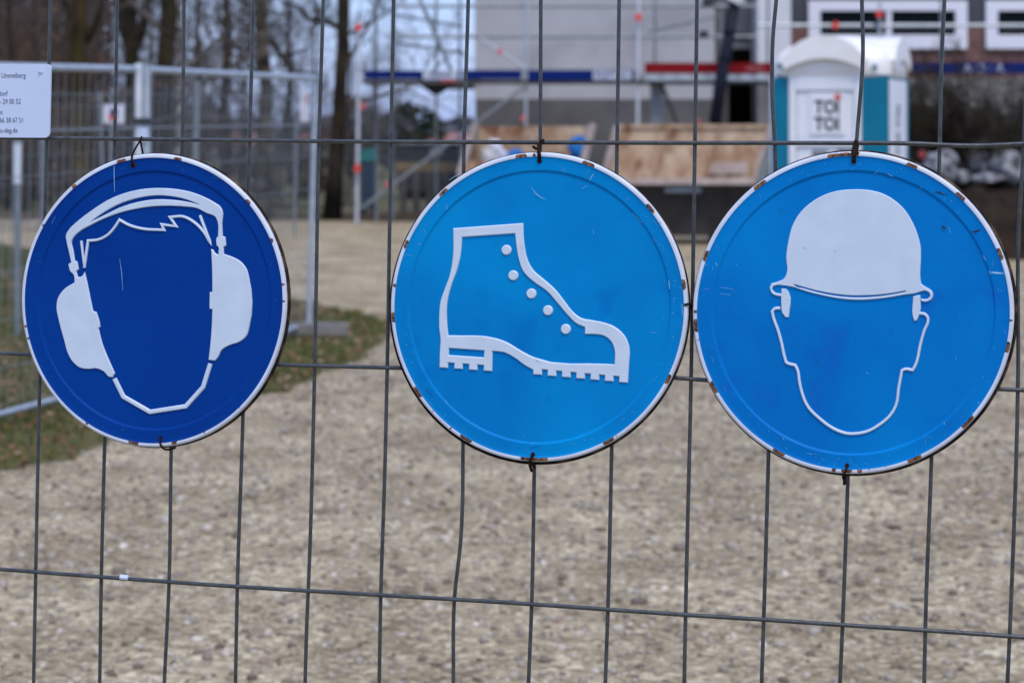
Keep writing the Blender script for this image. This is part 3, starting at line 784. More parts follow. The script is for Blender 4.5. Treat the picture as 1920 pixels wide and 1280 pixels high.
skip('rusty tan skip with low front, filled with sacks, left of the other', 893,862,1112,1088,236,326,302,0)
t2, o2 = skip('rusty tan skip with closed front beside the portable toilet', 1158,1133,1446,1418,240,334,240,0)
q = MB(); q.box((XP(1247,KD),KD+.02,ZP(361,KD)),(XP(1315,KD),KD+.06,ZP(351,KD))); q.build('label_plate', M['galv_dull'], t2, o2)
q = MB(); q.tube([U(1425,345,KD-.1),U(1452,262,KD-.1)],.06,6); q.build('prop', M['galv_dull'], t2, o2)
q = MB(); pbox(q,1328,305,1400,326,KD-.025,.02); q.build('bare_patch', M['skip_edge'], t2, o2)
def sack(name, label, px, py, D, s, m, seed):
    bm = bmesh.new(); bmesh.ops.create_icosphere(bm, subdivisions=3, radius=1)
    r = random.Random(seed); ph = [r.uniform(0,6) for _ in range(6)]
    for v in bm.verts:
        c = v.co; k = 1+.2*math.sin(3*c.x+ph[0])*math.sin(3*c.z+ph[1])+.13*math.sin(6*c.y+ph[2]+4*c.x)+.10*math.sin(9*c.z+ph[3]+5*c.x)+.06*math.sin(15*c.x+ph[4])*math.sin(13*c.z+ph[5])
        v.co = Vector((c.x*s[0]*k, c.y*s[1]*k, c.z*s[2]*k*(1 if c.z > -.3 else .75)))
    me = bpy.data.meshes.new(name); bm.to_mesh(me); bm.free(); me.materials.append(m)
    me.polygons.foreach_set('use_smooth',[True]*len(me.polygons))
    o = bpy.data.objects.new(name, me); col.objects.link(o); o.location = U(px,py,D); return o
tag(sack('sack','',925,296,KD+.5,(.17,.2,.24),M['tarp'],1),'white sack lying in the low fronted skip','sack','sacks in the skip')
tag(sack('sack','',962,296,KD+.6,(.13,.2,.13),M['blue_bag'],2),'small blue sack next to the white sack','sack','sacks in the skip')
tag(sack('sack','',1086,284,KD+.5,(.15,.2,.22),M['blue_bag'],3),'bright blue sack at the right end of the skip','sack','sacks in the skip')
# rest of the far yard
t = thing('timber_stack', 'long yellow timber lying on two trestles behind the scaffold', 'timber', (XP(800,43),43,0))
for k,(ya,yb) in enumerate(((306,313),(314,321))):
    q = MB(); q.box((XP(741,43),43+.02*k,ZP(yb,43)),(XP(885,43),43.2,ZP(ya,43))); q.build('beam', M['timber'], t, t.location)
for px in (756,780,805,835,858):
    q = MB(); q.box((XP(px-6,43),43.02,0),(XP(px+6,43),43.14,ZP(321.5,43))); q.build('trestle_leg', M['deck'], t, t.location)
t = thing('site_container', 'dark grey box container behind the scaffold with pale lettering', 'container', (XP(800,52),52,0))
q = MB(); q.box((XP(745,52),52,.2),(XP(862,52),54.2,ZP(272,52))); q.build('body', M['dark_grey'], t, t.location)
q = MB(); q.box((XP(748,52),52.1,0),(XP(858,52),54.1,.199)); q.build('base', M['black'], t, t.location)
q = MB(); q.box((XP(742,52),51.95,ZP(272,52)+.001),(XP(865,52),54.25,ZP(268,52))); q.build('roof', M['galv_dull'], t, t.location)
wtext('lettering','KS',818,284,51.99,14,M['label_white'],t,t.location,sx=1.1)
t = thing('wheeled_bin', 'turquoise lidded bin near the left scaffold standard', 'bin', (XP(690,42),42,0))
q = MB(); q.box((XP(676,42),42,.12),(XP(706,42),42.5,ZP(302,42)),.02); q.build('body', M['bin_dark'], t, t.location)
q = MB(); c = U(690,292,42); 
q.prism([(XP(672,42),41.96,ZP(303,42)+.001),(XP(708,42),41.96,ZP(303,42)+.001),(XP(706,42),41.96,ZP(284,42)),(XP(700,42),41.96,ZP(279,42)),(XP(680,42),41.96,ZP(281,42)),(XP(673,42),41.96,ZP(292,42))],(0,.6,0)); q.build('lid', M['bin'], t, t.location)
for px in (680,702):
    q = MB(); a = U(px,300,42); q.tube([(a.x,42.05,.08),(a.x,42.15,.08)],.08,10); q.build('wheel', M['black'], t, t.location)

# earth mound and rubble at the right
def mound():
    q = MB(); nx, ny = 34, 12
    r = np.random.default_rng(8)
    xs = np.linspace(XP(1560,27), XP(2350,27), nx); ys = np.linspace(26.6, 31.5, ny)
    vs = []
    for j,y in enumerate(ys):
        for i,x in enumerate(xs):
            e = math.sin(math.pi*min(1,max(0,(i)/(nx-1)))) ** .35 if 0 < i < nx-1 else 0
            b = math.sin(math.pi*min(1,j/(ny-1))) ** .4 if 0 < j < ny-1 else 0
            z = .95*e*b*(1+.10*math.sin(x*2.3)+.06*math.sin(x*5.1+y)) + r.normal(0,.03)
            vs.append((x,y,max(-.05,z) if e*b > 0 else -.05))
    fs = [(j*nx+i, j*nx+i+1, (j+1)*nx+i+1, (j+1)*nx+i) for j in range(ny-1) for i in range(nx-1)]
    q.add(vs, fs); q.build('earth_mound', M['soil'], smooth=True, kind='structure')
mound()
BL = ['large pale boulder right of the toilet on the dark mound','pale rubble stone at the right edge','low pale slab in front of the rubble','grey rubble stone behind the slab','small pale stone at the foot of the bare shrub']
for i,(px,py,D,s) in enumerate(((1765,318,27.9,(.24,.3,.26)),(1893,318,28.0,(.22,.25,.24)),(1855,335,27.7,(.22,.2,.07)),(1845,312,28.6,(.2,.2,.2)),(1805,335,27.9,(.12,.15,.12)))):
    tag(sack('boulder','',px,py,D,s,M['stone'],20+i), BL[i], 'boulder', 'pale rubble on the mound')

# ------------------------------------------------------------------ portable toilet
TD = 18.35
tl = thing('portable_toilet', 'teal and white portable toilet cabin with domed white roof', 'toilet', (XP(1578,TD), TD, 0), R(-19.5))
hx, hy = .49, .53
def tb(name, lo, hi, m, bev=.006, parent=None):
    q = MB(); q.box(lo, hi, bev); return q.build(name, m, parent or tl)
tb('base', (-hx-.02,-hy-.02,0),(hx+.02,hy+.02,.13), M['dark_grey'], .01)
ZW = 2.04
dx0, dx1 = -.345, .265
tb('front_panel', (-hx,-hy,.131),(dx0-.004,-hy+.05,ZW), M['teal'])
tb('front_panel', (dx1+.004,-hy,.131),(hx,-hy+.05,ZW), M['teal'])
tb('back_panel', (-hx,hy-.05,.131),(hx,hy,ZW), M['teal'])
for s in (-1,1):
    a = sorted((s*hx, s*(hx-.05)))
    sw = tb('side_wall', (a[0],-hy+.051,.131),(a[1],hy-.051,ZW), M['teal'])
    b = sorted((s*(hx+.001), s*(hx+.022)))
    tb('side_panel', (b[0],-hy+.02,.16),(b[1],hy-.25,ZW-.02), M['toilet_white'], .006)
# door with frame, recessed panel, plate, lettering, handle
fr = MB()
z0, z1 = .15, 2.12
fr.box((dx0,-hy-.012,z0),(dx0+.06,-hy+.04,z1),.006); fr.box((dx1-.06,-hy-.012,z0),(dx1,-hy+.04,z1),.006)
fr.box((dx0+.061,-hy-.012,1.93),(dx1-.061,-hy+.04,z1),.006); fr.box((dx0+.061,-hy-.012,z0),(dx1-.061,-hy+.04,.22),.006); fr.box((dx0+.061,-hy-.012,1.46),(dx1-.061,-hy+.04,1.53),.006)
door = fr.build('door', M['toilet_white'], tl)
tb('panel', (dx0+.062,-hy+.006,1.531),(dx1-.062,-hy+.038,1.929), M['toilet_white'], .01, door)
tb('panel', (dx0+.062,-hy+.006,.221),(dx1-.062,-hy+.038,1.459), M['toilet_white'], .01, door)
tb('sign_plate', (-.17,-hy-.008,1.56),(.13,-hy+.005,1.91), M['toilet_white'], .004, door)
tb('handle', (dx0+.20,-hy-.02,1.38),(dx0+.33,-hy+.002,1.43), M['galv_dull'], .005, door)
tb('latch', (dx1-.2,-hy-.015,1.395),(dx1-.07,-hy+.003,1.44), M['galv_dull'], .005, door)
def ttext(name, body, x, z, h, m, sx=1, bold=.0, par=door, y=-hy-.0095):
    return text_obj(name, body, h, m, par, Matrix.Translation((x,y,z)) @ Matrix.Rotation(R(90),4,'X'), 'CENTER', .0012, sx, bold)
ttext('lettering','TOI',-.02,1.785,.155,M['black'],.82,.005)
ttext('lettering','TOI',-.02,1.645,.155,M['black'],.82,.005)
q = MB(); q.tube([(.07,-hy-.0095,1.875),(.07,-hy-.014,1.875)],.03,10); q.build('logo_mark', M['red_faded'], door)
for s,bd in ((1,'TOI TOI'),):
    text_obj('lettering', bd, .19, M['dark_grey'], tl, Matrix.Translation((hx+.0235,-.16,1.60)) @ Matrix.Rotation(R(90),4,'Z') @ Matrix.Rotation(R(90),4,'X') @ Matrix.Rotation(R(90),4,'Z'), 'CENTER', .0012, .62, .006)
# roof
q = MB(); n = 48
rings = [(.0,2.041),(.02,2.06),(.02,2.15),(.008,2.205),(-.03,2.255),(-.09,2.30),(-.17,2.345),(-.26,2.38),(-.36,2.40),(-.47,2.408)]
vs, fs = [], []
for (e,z) in rings:
    for k in range(n):
        a = 2*math.pi*k/n; c, s = math.cos(a), math.sin(a); pw = .32
        vs.append((math.copysign(abs(c)**pw,c)*(hx+e), math.copysign(abs(s)**pw,s)*(hy+e), z))
for i in range(len(rings)-1):
    for k in range(n):
        fs.append((i*n+k,i*n+(k+1)%n,(i+1)*n+(k+1)%n,(i+1)*n+k))
fs.append(tuple((len(rings)-1)*n+k for k in range(n))); fs.append(tuple(range(n-1,-1,-1)))
q.add(vs, fs); roof = q.build('roof', M['roof_white'], tl, auto=50)
def visor(cx, half, yfront, rot):
    q = MB(); N = 14; up, lo_ = [], []
    for k in range(N+1):
        u = -1+2*k/N
        up.append((cx+half*u, 2.385-.20*abs(u)**2.4)); lo_.append((cx+(half-.03)*u, 2.195-.085*u*u))
    outline = [(x,z) for x,z in lo_] + [(x,z) for x,z in up[::-1]]
    front = [Vector((x,yfront,z)) for x,z in outline]
    q2 = MB(); q2.prism(front, (0,.30,0))
    M4 = Matrix.Rotation(rot,4,'Z')
    q2.v = [tuple(M4 @ Vector(p)) for p in q2.v]
    q2.build('visor', M['roof_white'], tl)
visor(-.04, .36, -hy-.085, 0)
visor(0, .42, -hx-.04, R(90))
for x,z in ((-.42,2.14),(.38,2.12)):
    q = MB(); q.tube([(x,-hy-.03,z),(x,-hy-.018,z)],.022,10); q.build('rivet', M['teal'], tl)

# ------------------------------------------------------------------ rear mesh fence
def rear_panel(label, tl_, bl_, tr_, br_, wires=34, post_l=True, post_r=True, m='galv', group='rear mesh fence panels', rails=True, r=.021, mesh_dull=True):
    base = (bl_ + br_)/2; base = Vector((base.x, base.y, 0))
    t = thing('mesh_fence', label, 'fence', base, 0, group)
    def tu(name, a, b, rr, mm): q = MB(); q.tube([a,b], rr, 8); return q.build(name, mm, t, base, auto=40)
    if post_l: tu('post', bl_ - Vector((0,0,.1)), tl_, r, M[m])
    if post_r: tu('post', br_ - Vector((0,0,.1)), tr_, r, M[m])
    if rails: tu('top_rail', tl_, tr_, r, M[m]); tu('bottom_rail', bl_, br_, r*.8, M[m])
    q = MB()
    for k in range(1, wires):
        f = k/wires; q.tube([bl_.lerp(br_,f), tl_.lerp(tr_,f)], .0026, 3, caps=False)
    for f, rr in ((.13,.0026),(.27,.0026),(.41,.0026),(.55,.0026),(.68,.0026),(.81,.007 if rails else .004),(.92,.0026)):
        q.tube([bl_.lerp(tl_,f), br_.lerp(tr_,f)], rr, 3, caps=False)
    o = q.build('wire_mesh', M['galv_dull'] if mesh_dull else M['galv'], t, base); o['kind'] = 'stuff'
    return t
Da, Db, Dc = 16.7, 12.95, 9.5
A_t, A_b = U(592,147,Da), U(579,606,Da)
B_t, B_b = U(277,131,Db), U(262,706,Db)
rear_panel('rear mesh fence panel ending at the corner post by the path', B_t, B_b, A_t, A_b)
B2_t, B2_b = U(262,130,Db-.02), U(247,710,Db-.02)
C_t, C_b = U(-330,118,Dc), U(-345,868,Dc)
rear_panel('rear mesh fence panel running off to the left edge', C_t, C_b, B2_t, B2_b)
t = thing('steel_pole', 'pale square fence post joining the rear panels', 'pole', (B_b.x-.03, Db-.05, 0))
q = MB(); p = U(270,130,Db-.06); q.box((p.x-.045,Db-.1,.02),(p.x-.005,Db-.06,ZP(120,Db))); q.build('upright', M['galv_white'], t, t.location)
q = MB(); q.box((p.x+.006,Db-.1,.02),(p.x+.04,Db-.06,ZP(124,Db))); q.build('upright', M['galv'], t, t.location)
q = MB(); q.box((p.x-.05,Db-.115,ZP(228,Db)-.02),(p.x+.05,Db-.101,ZP(228,Db)+.02)); q.build('clip', M['dark_grey'], t, t.location)
q = MB(); q.box((p.x-.02,Db-.115,ZP(252,Db)-.04),(p.x+.03,Db-.101,ZP(252,Db)+.04)); q.build('clip', M['plate'], t, t.location)
def foot(px, py, D, label, rz=0):
    q = MB(); q.box((-.25,-.11,0),(.25,.11,.105),.02); o = q.build('concrete_block', M['foot'])
    o.location = (XP(px,D), D, .001); o.rotation_euler = (0,0,rz); tag(o, label, 'concrete block', 'concrete fence feet')
foot(592,632,Da-.25,'concrete foot of the corner post beside the path', R(4))
foot(258,735,Db,'concrete foot under the joined rear posts', R(20))
for px, y0, D, rr, lab in ((33,262,16.5,.026,'pale short pole behind the rear fence under the notice'),(80,240,17.5,.018,'thin grey pole behind the rear fence, right of the pale short pole')):
    t = thing('steel_pole', lab, 'pole', (XP(px,D),D,0))
    q = MB(); q.tube([(0,0,0),(0,0,ZP(y0,D))], rr, 10); q.build('tube', M['galv_dull'], t, auto=40)
    if px < 50:
        q = MB(); q.tube([(0,0,ZP(345,D)),(0,0,ZP(y0,D)-.031)], rr*1.25, 10); q.build('sleeve', M['galv_white'], t, auto=40)
    q = MB(); q.tube([(0,0,ZP(y0,D)-.03),(0,0,ZP(y0,D)+.008)], rr*1.15, 10); q.build('cap', M['galv_dull'], t, auto=40)
# second row further back, with the small white notice
E_t, E_b = U(187,172,21), U(200,560,21); E_b.z = .12
Fa_t, Fa_b = U(-120,160,19), U(-128,600,19)
rear_panel('mesh fence panel of the second row behind the small notice', Fa_t, Fa_b, E_t, E_b, m='galv_dull', r=.019, rails=False)
H_t, H_b = U(366,150,27), U(362,500,27); H_b.z = .1
rear_panel('mesh fence panel of the second row left of the forked tree', U(208,178,24.5), U(210,520,24.5), H_t, H_b, m='galv_dull', r=.02, rails=False)
J_t, J_b = U(556,168,33), U(553,470,33); J_b.z = .1
rear_panel('mesh fence panel of the second row nearest the birch', U(372,152,27.5), U(368,500,27.5), J_t, J_b, m='galv_dull', r=.02, rails=False)
rear_panel('far mesh fence panel along the field left of the container', U(640,270,41), U(640,415,41), U(735,272,42), U(735,410,42), m='galv_dull', r=.02, rails=False)
rear_panel('far mesh fence panel along the field under the timber', U(737,272,42), U(737,408,42), U(880,275,42.5), U(880,405,42.5), m='galv_dull', r=.02, rails=False)
t = thing('notice', 'small white notice with coloured mark tied to second fence row', 'notice', U(213,232,20.6))
q = MB(); pbox(q,194,196,234,232,20.6,.006); q.build('plate', M['tarp'], t, t.location)
q = MB(); pbox(q,206,205,219,216,20.59,.004); q.build('logo_mark', M['blue_board'], t, t.location)
q = MB(); pbox(q,204,217,219,225,20.59,.004); q.build('logo_mark', M['red'], t, t.location)
t = thing('strip_notice', 'narrow upright white notice beside the rear corner post', 'notice', U(571,228,17.0))
q = MB(); pbox(q,563,170,580,228,17.0,.005); q.build('plate', M['tarp'], t, t.location)
q = MB(); pbox(q,574,178,578,192,16.99,.004); q.build('logo_mark', M['red_faded'], t, t.location)

# ------------------------------------------------------------------ front fence: every wire its own part
ff = thing('mesh_fence', 'close dark wire mesh site fence carrying the round blue signs', 'fence', (0, FD, 0))
fo = ff.location[:]
VW = [
 [(95,0),(88,260),(75,700),(67,1072),(63,1280)],
 [(220,0),(215,262),(196,840),(190,1081),(187,1280)],
 [(345,0),(342,262),(321,840),(317,1092),(308,1280)],
 [(475,0),(468,263),(455,800),(445,1100),(441.5,1280)],
 [(606,0),(598,265),(590,690),(578,1106),(576,1150),(572,1280)],
 [(738,0),(733,265),(726,690),(721,900),(714,1114),(711,1280)],
 [(878,0),(870,266),(868,850),(867,950),(864,1010),(852,1122),(850,1280)],
 [(1014,0),(1013,267),(1002,870),(997,1131),(991,1280)],
 [(1161,0),(1157,268),(1147,840),(1140,1138),(1135,1280)],
 [(1307,0),(1303,268),(1296,700),(1285.5,1150),(1283,1280)],
 [(1455.5,0),(1449,75),(1448.5,190),(1453,269),(1441,850),(1432,1161),(1428,1280)],
 [(1616,0),(1618,100),(1606,268),(1590,890),(1580,1168),(1575,1280)],
 [(1771,0),(1766,96),(1762,268),(1747,850),(1735,1179),(1733,1280)],
 [(1929,0),(1923,200),(1919,287),(1910,430),(1909,700),(1893,1192),(1889,1280)],
]
HW = [
 [(-300,257),(0,258.6),(340,262),(600,265),(1000,267.3),(1240,268.2),(1560,268.4),(1700,269),(1830,273.5),(1920,270),(2200,270)],
 [(-300,650),(0,662),(55,665),(520,684),(745,689.5),(1265,708),(1330,713),(1870,729),(1920,731),(2200,742)],
 [(-300,1045),(0,1066.5),(190,1081),(445,1099),(578,1107),(714,1115),(852,1123),(997,1132),(1140,1142),(1285,1152),(1432,1161),(1580,1171),(1735,1181),(1893,1192),(1920,1194),(2200,1214)],
]
def cat_rom(p, n=5):
    out = []
    for i in range(len(p)-1):
        p0 = p[max(0,i-1)]; p1 = p[i]; p2 = p[i+1]; p3 = p[min(len(p)-1,i+2)]
        def tang(a,b,c):
            d1, d2 = (b-a).length, (c-b).length
            if d1 < 1e-9: return (c-b)
            if d2 < 1e-9: return (b-a)
            return ((b-a)/d1*d2 + (c-b)/d2*d1)/(d1+d2) * d2
        l = (p2-p1).length
        t1 = tang(p0,p1,p2)
        t1 = t1.normalized()*l if t1.length > 0 else t1
        t2 = tang(p1,p2,p3); t2 = t2.normalized()*l if t2.length > 0 else t2
        for k in range(n):
            u = k/n; u2 = u*u; u3 = u2*u
            out.append(p1*(2*u3-3*u2+1) + t1*(u3-2*u2+u) + p2*(-2*u3+3*u2) + t2*(u3-u2))
    out.append(p[-1])
    return out
GROUND_PY = 2380
TOP_PY = -430
wr = .0026
for w_ in VW:
    a, b = w_[0], w_[1]
    top = (a[0] + (a[0]-b[0])/(b[1]-a[1])*(a[1]-TOP_PY)*.5, TOP_PY)
    c, d_ = w_[-2], w_[-1]
    bot = (d_[0] - 22, GROUND_PY)
    pts = cat_rom([F(*p) for p in [top]+w_+[bot]], 5)
    q = MB(); q.tube(pts, wr*.97, 8); q.build('wire', M['wire'], ff, fo, smooth=True)
def grid_x(k, py):
    """further wires of the panel left and right of the frame, straight"""
    u = lambda x, y: F(x, y)
    return None
for s, w_, ks in ((-1, VW[0], range(1,9)), (1, VW[-1], range(1,12))):
    for k in ks:
        pa = F(w_[0][0], TOP_PY) + FE*(.1*k*s); pb = F(w_[-1][0]-22, GROUND_PY) + FE*(.1*k*s)
        q = MB(); q.tube([pa, pb], wr*.97, 6); q.build('wire', M['wire'], ff, fo, smooth=True)
x_l = F(VW[0][0][0], 255).x; 
def hwire(h, dz=0):
    pts = [F(*p, .0045) + Vector((0,0,dz)) for p in h]
    pts = cat_rom(pts, 5)
    pts = [pts[0] - FE*.62] + pts + [pts[-1] + FE*.95]
    q = MB(); q.tube(pts, wr*1.08, 8); return q.build('wire', M['wire'], ff, fo, smooth=True)
for h in HW: hwire(h)
def cross(a, b):
    for i in range(len(a)-1):
        for j in range(len(b)-1):
            p, r_, q_, s_ = Vector(a[i]), Vector(a[i+1])-Vector(a[i]), Vector(b[j]), Vector(b[j+1])-Vector(b[j])
            dn = r_.x*s_.y-r_.y*s_.x
            if abs(dn) < 1e-9: continue
            t_ = ((q_-p).x*s_.y-(q_-p).y*s_.x)/dn; u_ = ((q_-p).x*r_.y-(q_-p).y*r_.x)/dn
            if 0 <= t_ <= 1 and 0 <= u_ <= 1: return p + r_*t_
q = MB()
for v_ in VW:
    for h in HW:
        c_ = cross(v_, h)
        if c_ is None: continue
        e = F(c_.x, c_.y, .002); q.tube([e-FE*.0045, e-FE*.002, e+FE*.002, e+FE*.0045], [.0012,.0036,.0036,.0012], 7)
o = q.build('welds', M['wire'], ff, fo, smooth=True); o['kind'] = 'stuff'
for dz in (.30,): hwire(HW[0], dz)
for dz in (-.30,-.60,-.88): hwire(HW[2], dz)
la, lb = F(-300,TOP_PY) - FE*.62, F(-330,GROUND_PY) - FE*.62
ra, rb_ = F(2200,TOP_PY) + FE*.95, F(2170,GROUND_PY) + FE*.95
for nm,a,b in (('post',la,lb),('post',ra,rb_),('top_rail',la,ra),('bottom_rail',lb,rb_)):
    q = MB(); q.tube([a,b], .021, 10); q.build(nm, M['galv'], ff, fo, auto=40)
q = MB(); a = F(226,1081.5,.0045); b = F(241,1082.8,.0045); q.tube([a,b], .0036, 8); q.build('tape', M['plate'], ff, fo)
for a, lab in ((lb,'concrete foot under the left end of the near fence'),(rb_,'concrete foot under the right end of the near fence')):
    q = MB(); q.box((-.11,-.36,0),(.11,.36,.05),.012); o = q.build('concrete_block', M['foot']); o.location = (a.x, a.y, .001); tag(o, lab, 'concrete block', 'feet of the near fence')

# ------------------------------------------------------------------ notice plate at the left
npt = thing('notice_plate', 'white rectangular notice with grey phone numbers at the left edge', 'notice', F(0,190,.014))
no_ = npt.location[:]
def rounded(x0,y0,x1,y1,r):
    pts = []
    for cx,cy,a0 in ((x1-r,y0+r,-90),(x1-r,y1-r,0),(x0+r,y1-r,90),(x0+r,y0+r,180)):
        for k in range(6):
            a = R(a0+k*18); pts.append((cx+r*math.cos(a), cy+r*math.sin(a)))
    return pts
pl = rounded(-190,120,96,258,9)
pl = [(x + (y-190)*-.022, y + (x)*.004) for x,y in pl]
q = MB(); q.prism([F(x,y,.012) for x,y in pl][::-1], FN*.003); q.build('plate', M['plate'], npt, no_)
rotF = Matrix((( FE.x, 0, FN.x, 0),(FE.y, 0, FN.y, 0),(0, 1, 0, 0),(0,0,0,1)))
for body, x, y, h in ((',8 Ummelberg',48,142,11),('dorf',14,176,11),('0171- 29 00 52',39,191,11),('Uetersen',5,211,10),('0170 - 66 38 67 51',45,226,11),('www.bau-deg.de',33,245,11)):
    p = F(x,y,.0152)
    text_obj('lettering', body, h/1370*1.25, M['ink'], npt, Matrix.Translation(p-Vector(no_)) @ rotF, 'RIGHT', .0001, .78, .0)
q = MB(); q.tube([F(78,131,.0155),F(78,131,.0165)],.0045,12); q.build('rivet', M['plate'], npt, no_)

# ------------------------------------------------------------------ round signs
def smooth_loop(pts, closed=True, ang=42, n=4):
    P = [Vector((p[0],p[1])) for p in pts]; m = len(P)
    def corner(i):
        if not closed and i in (0,m-1): return True
        a = P[i]-P[i-1]; b = P[(i+1)%m]-P[i]
        return a.length < 1e-6 or b.length < 1e-6 or a.angle(b) > R(ang)
    cs = [corner(i) for i in range(m)]
    def tan(i, side):
        if cs[i]:
            return (P[(i+1)%m]-P[i]).normalized() if side > 0 else (P[i]-P[i-1]).normalized()
        a = P[i]-P[i-1]; b = P[(i+1)%m]-P[i]
        return (a.normalized()*b.length + b.normalized()*a.length).normalized()
    out = []
    rngi = range(m) if closed else range(m-1)
    for i in rngi:
        j = (i+1)%m; p1,p2 = P[i],P[j]; l = (p2-p1).length
        t1,t2 = tan(i,1)*l, tan(j,-1)*l
        nn = 1 if (cs[i] and cs[j]) or l < 3 else n
        for k in range(nn):
            u = k/nn; u2=u*u; u3=u2*u
            out.append(p1*(2*u3-3*u2+1)+t1*(u3-2*u2+u)+p2*(-2*u3+3*u2)+t2*(u3-u2))
    if not closed: out.append(P[-1])
    return out
def area(P): return sum(P[i-1].x*P[i].y-P[i].x*P[i-1].y for i in range(len(P)))/2
def offset_loop(P, d):
    """moves a closed loop to its left by d"""
    m = len(P); out = []
    for i in range(m):
        a = (P[i]-P[i-1]); b = (P[(i+1)%m]-P[i])
        a = a.normalized() if a.length > 1e-9 else b.normalized(); b = b.normalized() if b.length > 1e-9 else a
        na, nb = Vector((-a.y,a.x)), Vector((-b.y,b.x))
        k = (na+nb); k = k.normalized() if k.length > 1e-6 else na
        out.append(P[i] + k * (d/max(.45,k.dot(na))))
    return out
class Sign:
    def __init__(s, name, label, c, ab, off, rim=.965, step=.878, lipoff=(0,0)):
        s.c, s.ab, s.off = Vector(c), ab, off
        s.root = thing(name, label, 'safety sign', F(c[0],c[1],off), 0, 'round blue safety signs on the fence')
        s.o = Vector(s.root.location)
    def P(s, px, py, h=0.0):
        return F(px, py, s.off) + FN*h - s.o
    def E(s, r, an, h, dx=0, dy=0):
        return s.P(s.c.x + s.ab[0]*r*math.cos(an) + dx, s.c.y + s.ab[1]*r*math.sin(an) + dy, h)
    def lathe(s, prof, n, closed_center=False, dxy=(0,0)):
        q = MB(); vs, fs = [], []
        for (r,h) in prof:
            for k in range(n): vs.append(s.E(r, 2*math.pi*k/n, h, *dxy))
        for i in range(len(prof)-1):
            for k in range(n): fs.append((i*n+k, i*n+(k+1)%n, (i+1)*n+(k+1)%n, (i+1)*n+k))
        q.add(vs, fs)
        if closed_center:
            b = q.add([s.P(s.c.x, s.c.y, prof[0][1])], [])
            q.f += [(b, (k+1)%n, k) for k in range(n)]
        return q
    def fill(s, name, loops, m, H=.0021, bev=2.0, par=None):
        """loops: outer + holes in photo pixels; raised plateau with bevelled flanks"""
        q = MB(); tops = []
        for i, lp in enumerate(loops):
            Pp = smooth_loop(lp)
            want = 1 if i == 0 else -1
            if area(Pp)*want < 0: Pp = Pp[::-1]
            ins = offset_loop(Pp, bev)
            mid = offset_loop(Pp, bev*.35)
            n = len(Pp)
            vs = [s.P(p.x,p.y,-.0004) for p in Pp] + [s.P(p.x,p.y,H*.62) for p in mid] + [s.P(p.x,p.y,H) for p in ins]
            fs = []
            for a in range(2):
                for k in range(n): k2=(k+1)%n; fs.append((a*n+k, (a+1)*n+k, (a+1)*n+k2, a*n+k2))
            b = q.add(vs, fs)
            tops.append((ins, b+2*n))
        flat = [Vector((p.x,p.y,0)) for ins,_ in tops for p in ins]
        idx = [b+k for ins,b in tops for k in range(len(ins))]
        for tri in tessellate_polygon([[Vector((p.x,p.y,0)) for p in ins] for ins,_ in tops]):
            q.f.append(tuple(idx[k] for k in tri))
        o = q.build(name, m, par or s.root)
        bm = bmesh.new(); bm.from_mesh(o.data); bmesh.ops.recalc_face_normals(bm, faces=bm.faces[:])
        # orient outwards: the plateau must face the camera
        up = sum((f.normal.dot(FN)*f.calc_area() for f in bm.faces))
        if up < 0: bmesh.ops.reverse_faces(bm, faces=bm.faces[:])
        bm.to_mesh(o.data); bm.free()
        return o
    def stroke(s, name, pts, wd, m, H=.0021, bev=2.0, ang=30, closed=False):
        Pp = smooth_loop(pts, closed, ang, 5)
        n = len(Pp); L_, R_ = [], []
        for i in range(n):
            a = (Pp[i]-Pp[i-1]) if (i > 0 or closed) else (Pp[1]-Pp[0])
            b = (Pp[(i+1)%n]-Pp[i]) if (i < n-1 or closed) else a
            a = a.normalized(); b = b.normalized() if b.length > 1e-9 else a
            na, nb = Vector((-a.y,a.x)), Vector((-b.y,b.x)); k = na+nb; k = k.normalized() if k.length > 1e-6 else na
            w2 = (wd if not callable(wd) else wd(i/(n-1)))/2
            L_.append((Pp[i], k, 1/max(.5,k.dot(na)), w2))
        q = MB(); vs = []
        for p,k,mi,w2 in L_:
            bv = min(bev, w2*.7)
            for (u,h) in ((-w2,-.0004),(-w2+bv*.35,H*.62),(-w2+bv,H),(w2-bv,H),(w2-bv*.35,H*.62),(w2,-.0004)):
                pp = p + k*(u*mi); vs.append(s.P(pp.x,pp.y,h))
        fs = []
        for i in range(n if closed else n-1):
            j = (i+1)%n
            for k in range(5): fs.append((i*6+k, i*6+k+1, j*6+k+1, j*6+k))
        if not closed: fs += [(0,1,2,3,4,5), tuple((n-1)*6+k for k in (5,4,3,2,1,0))]
        q.add(vs, fs)
        o = q.build(name, m, s.root)
        return o

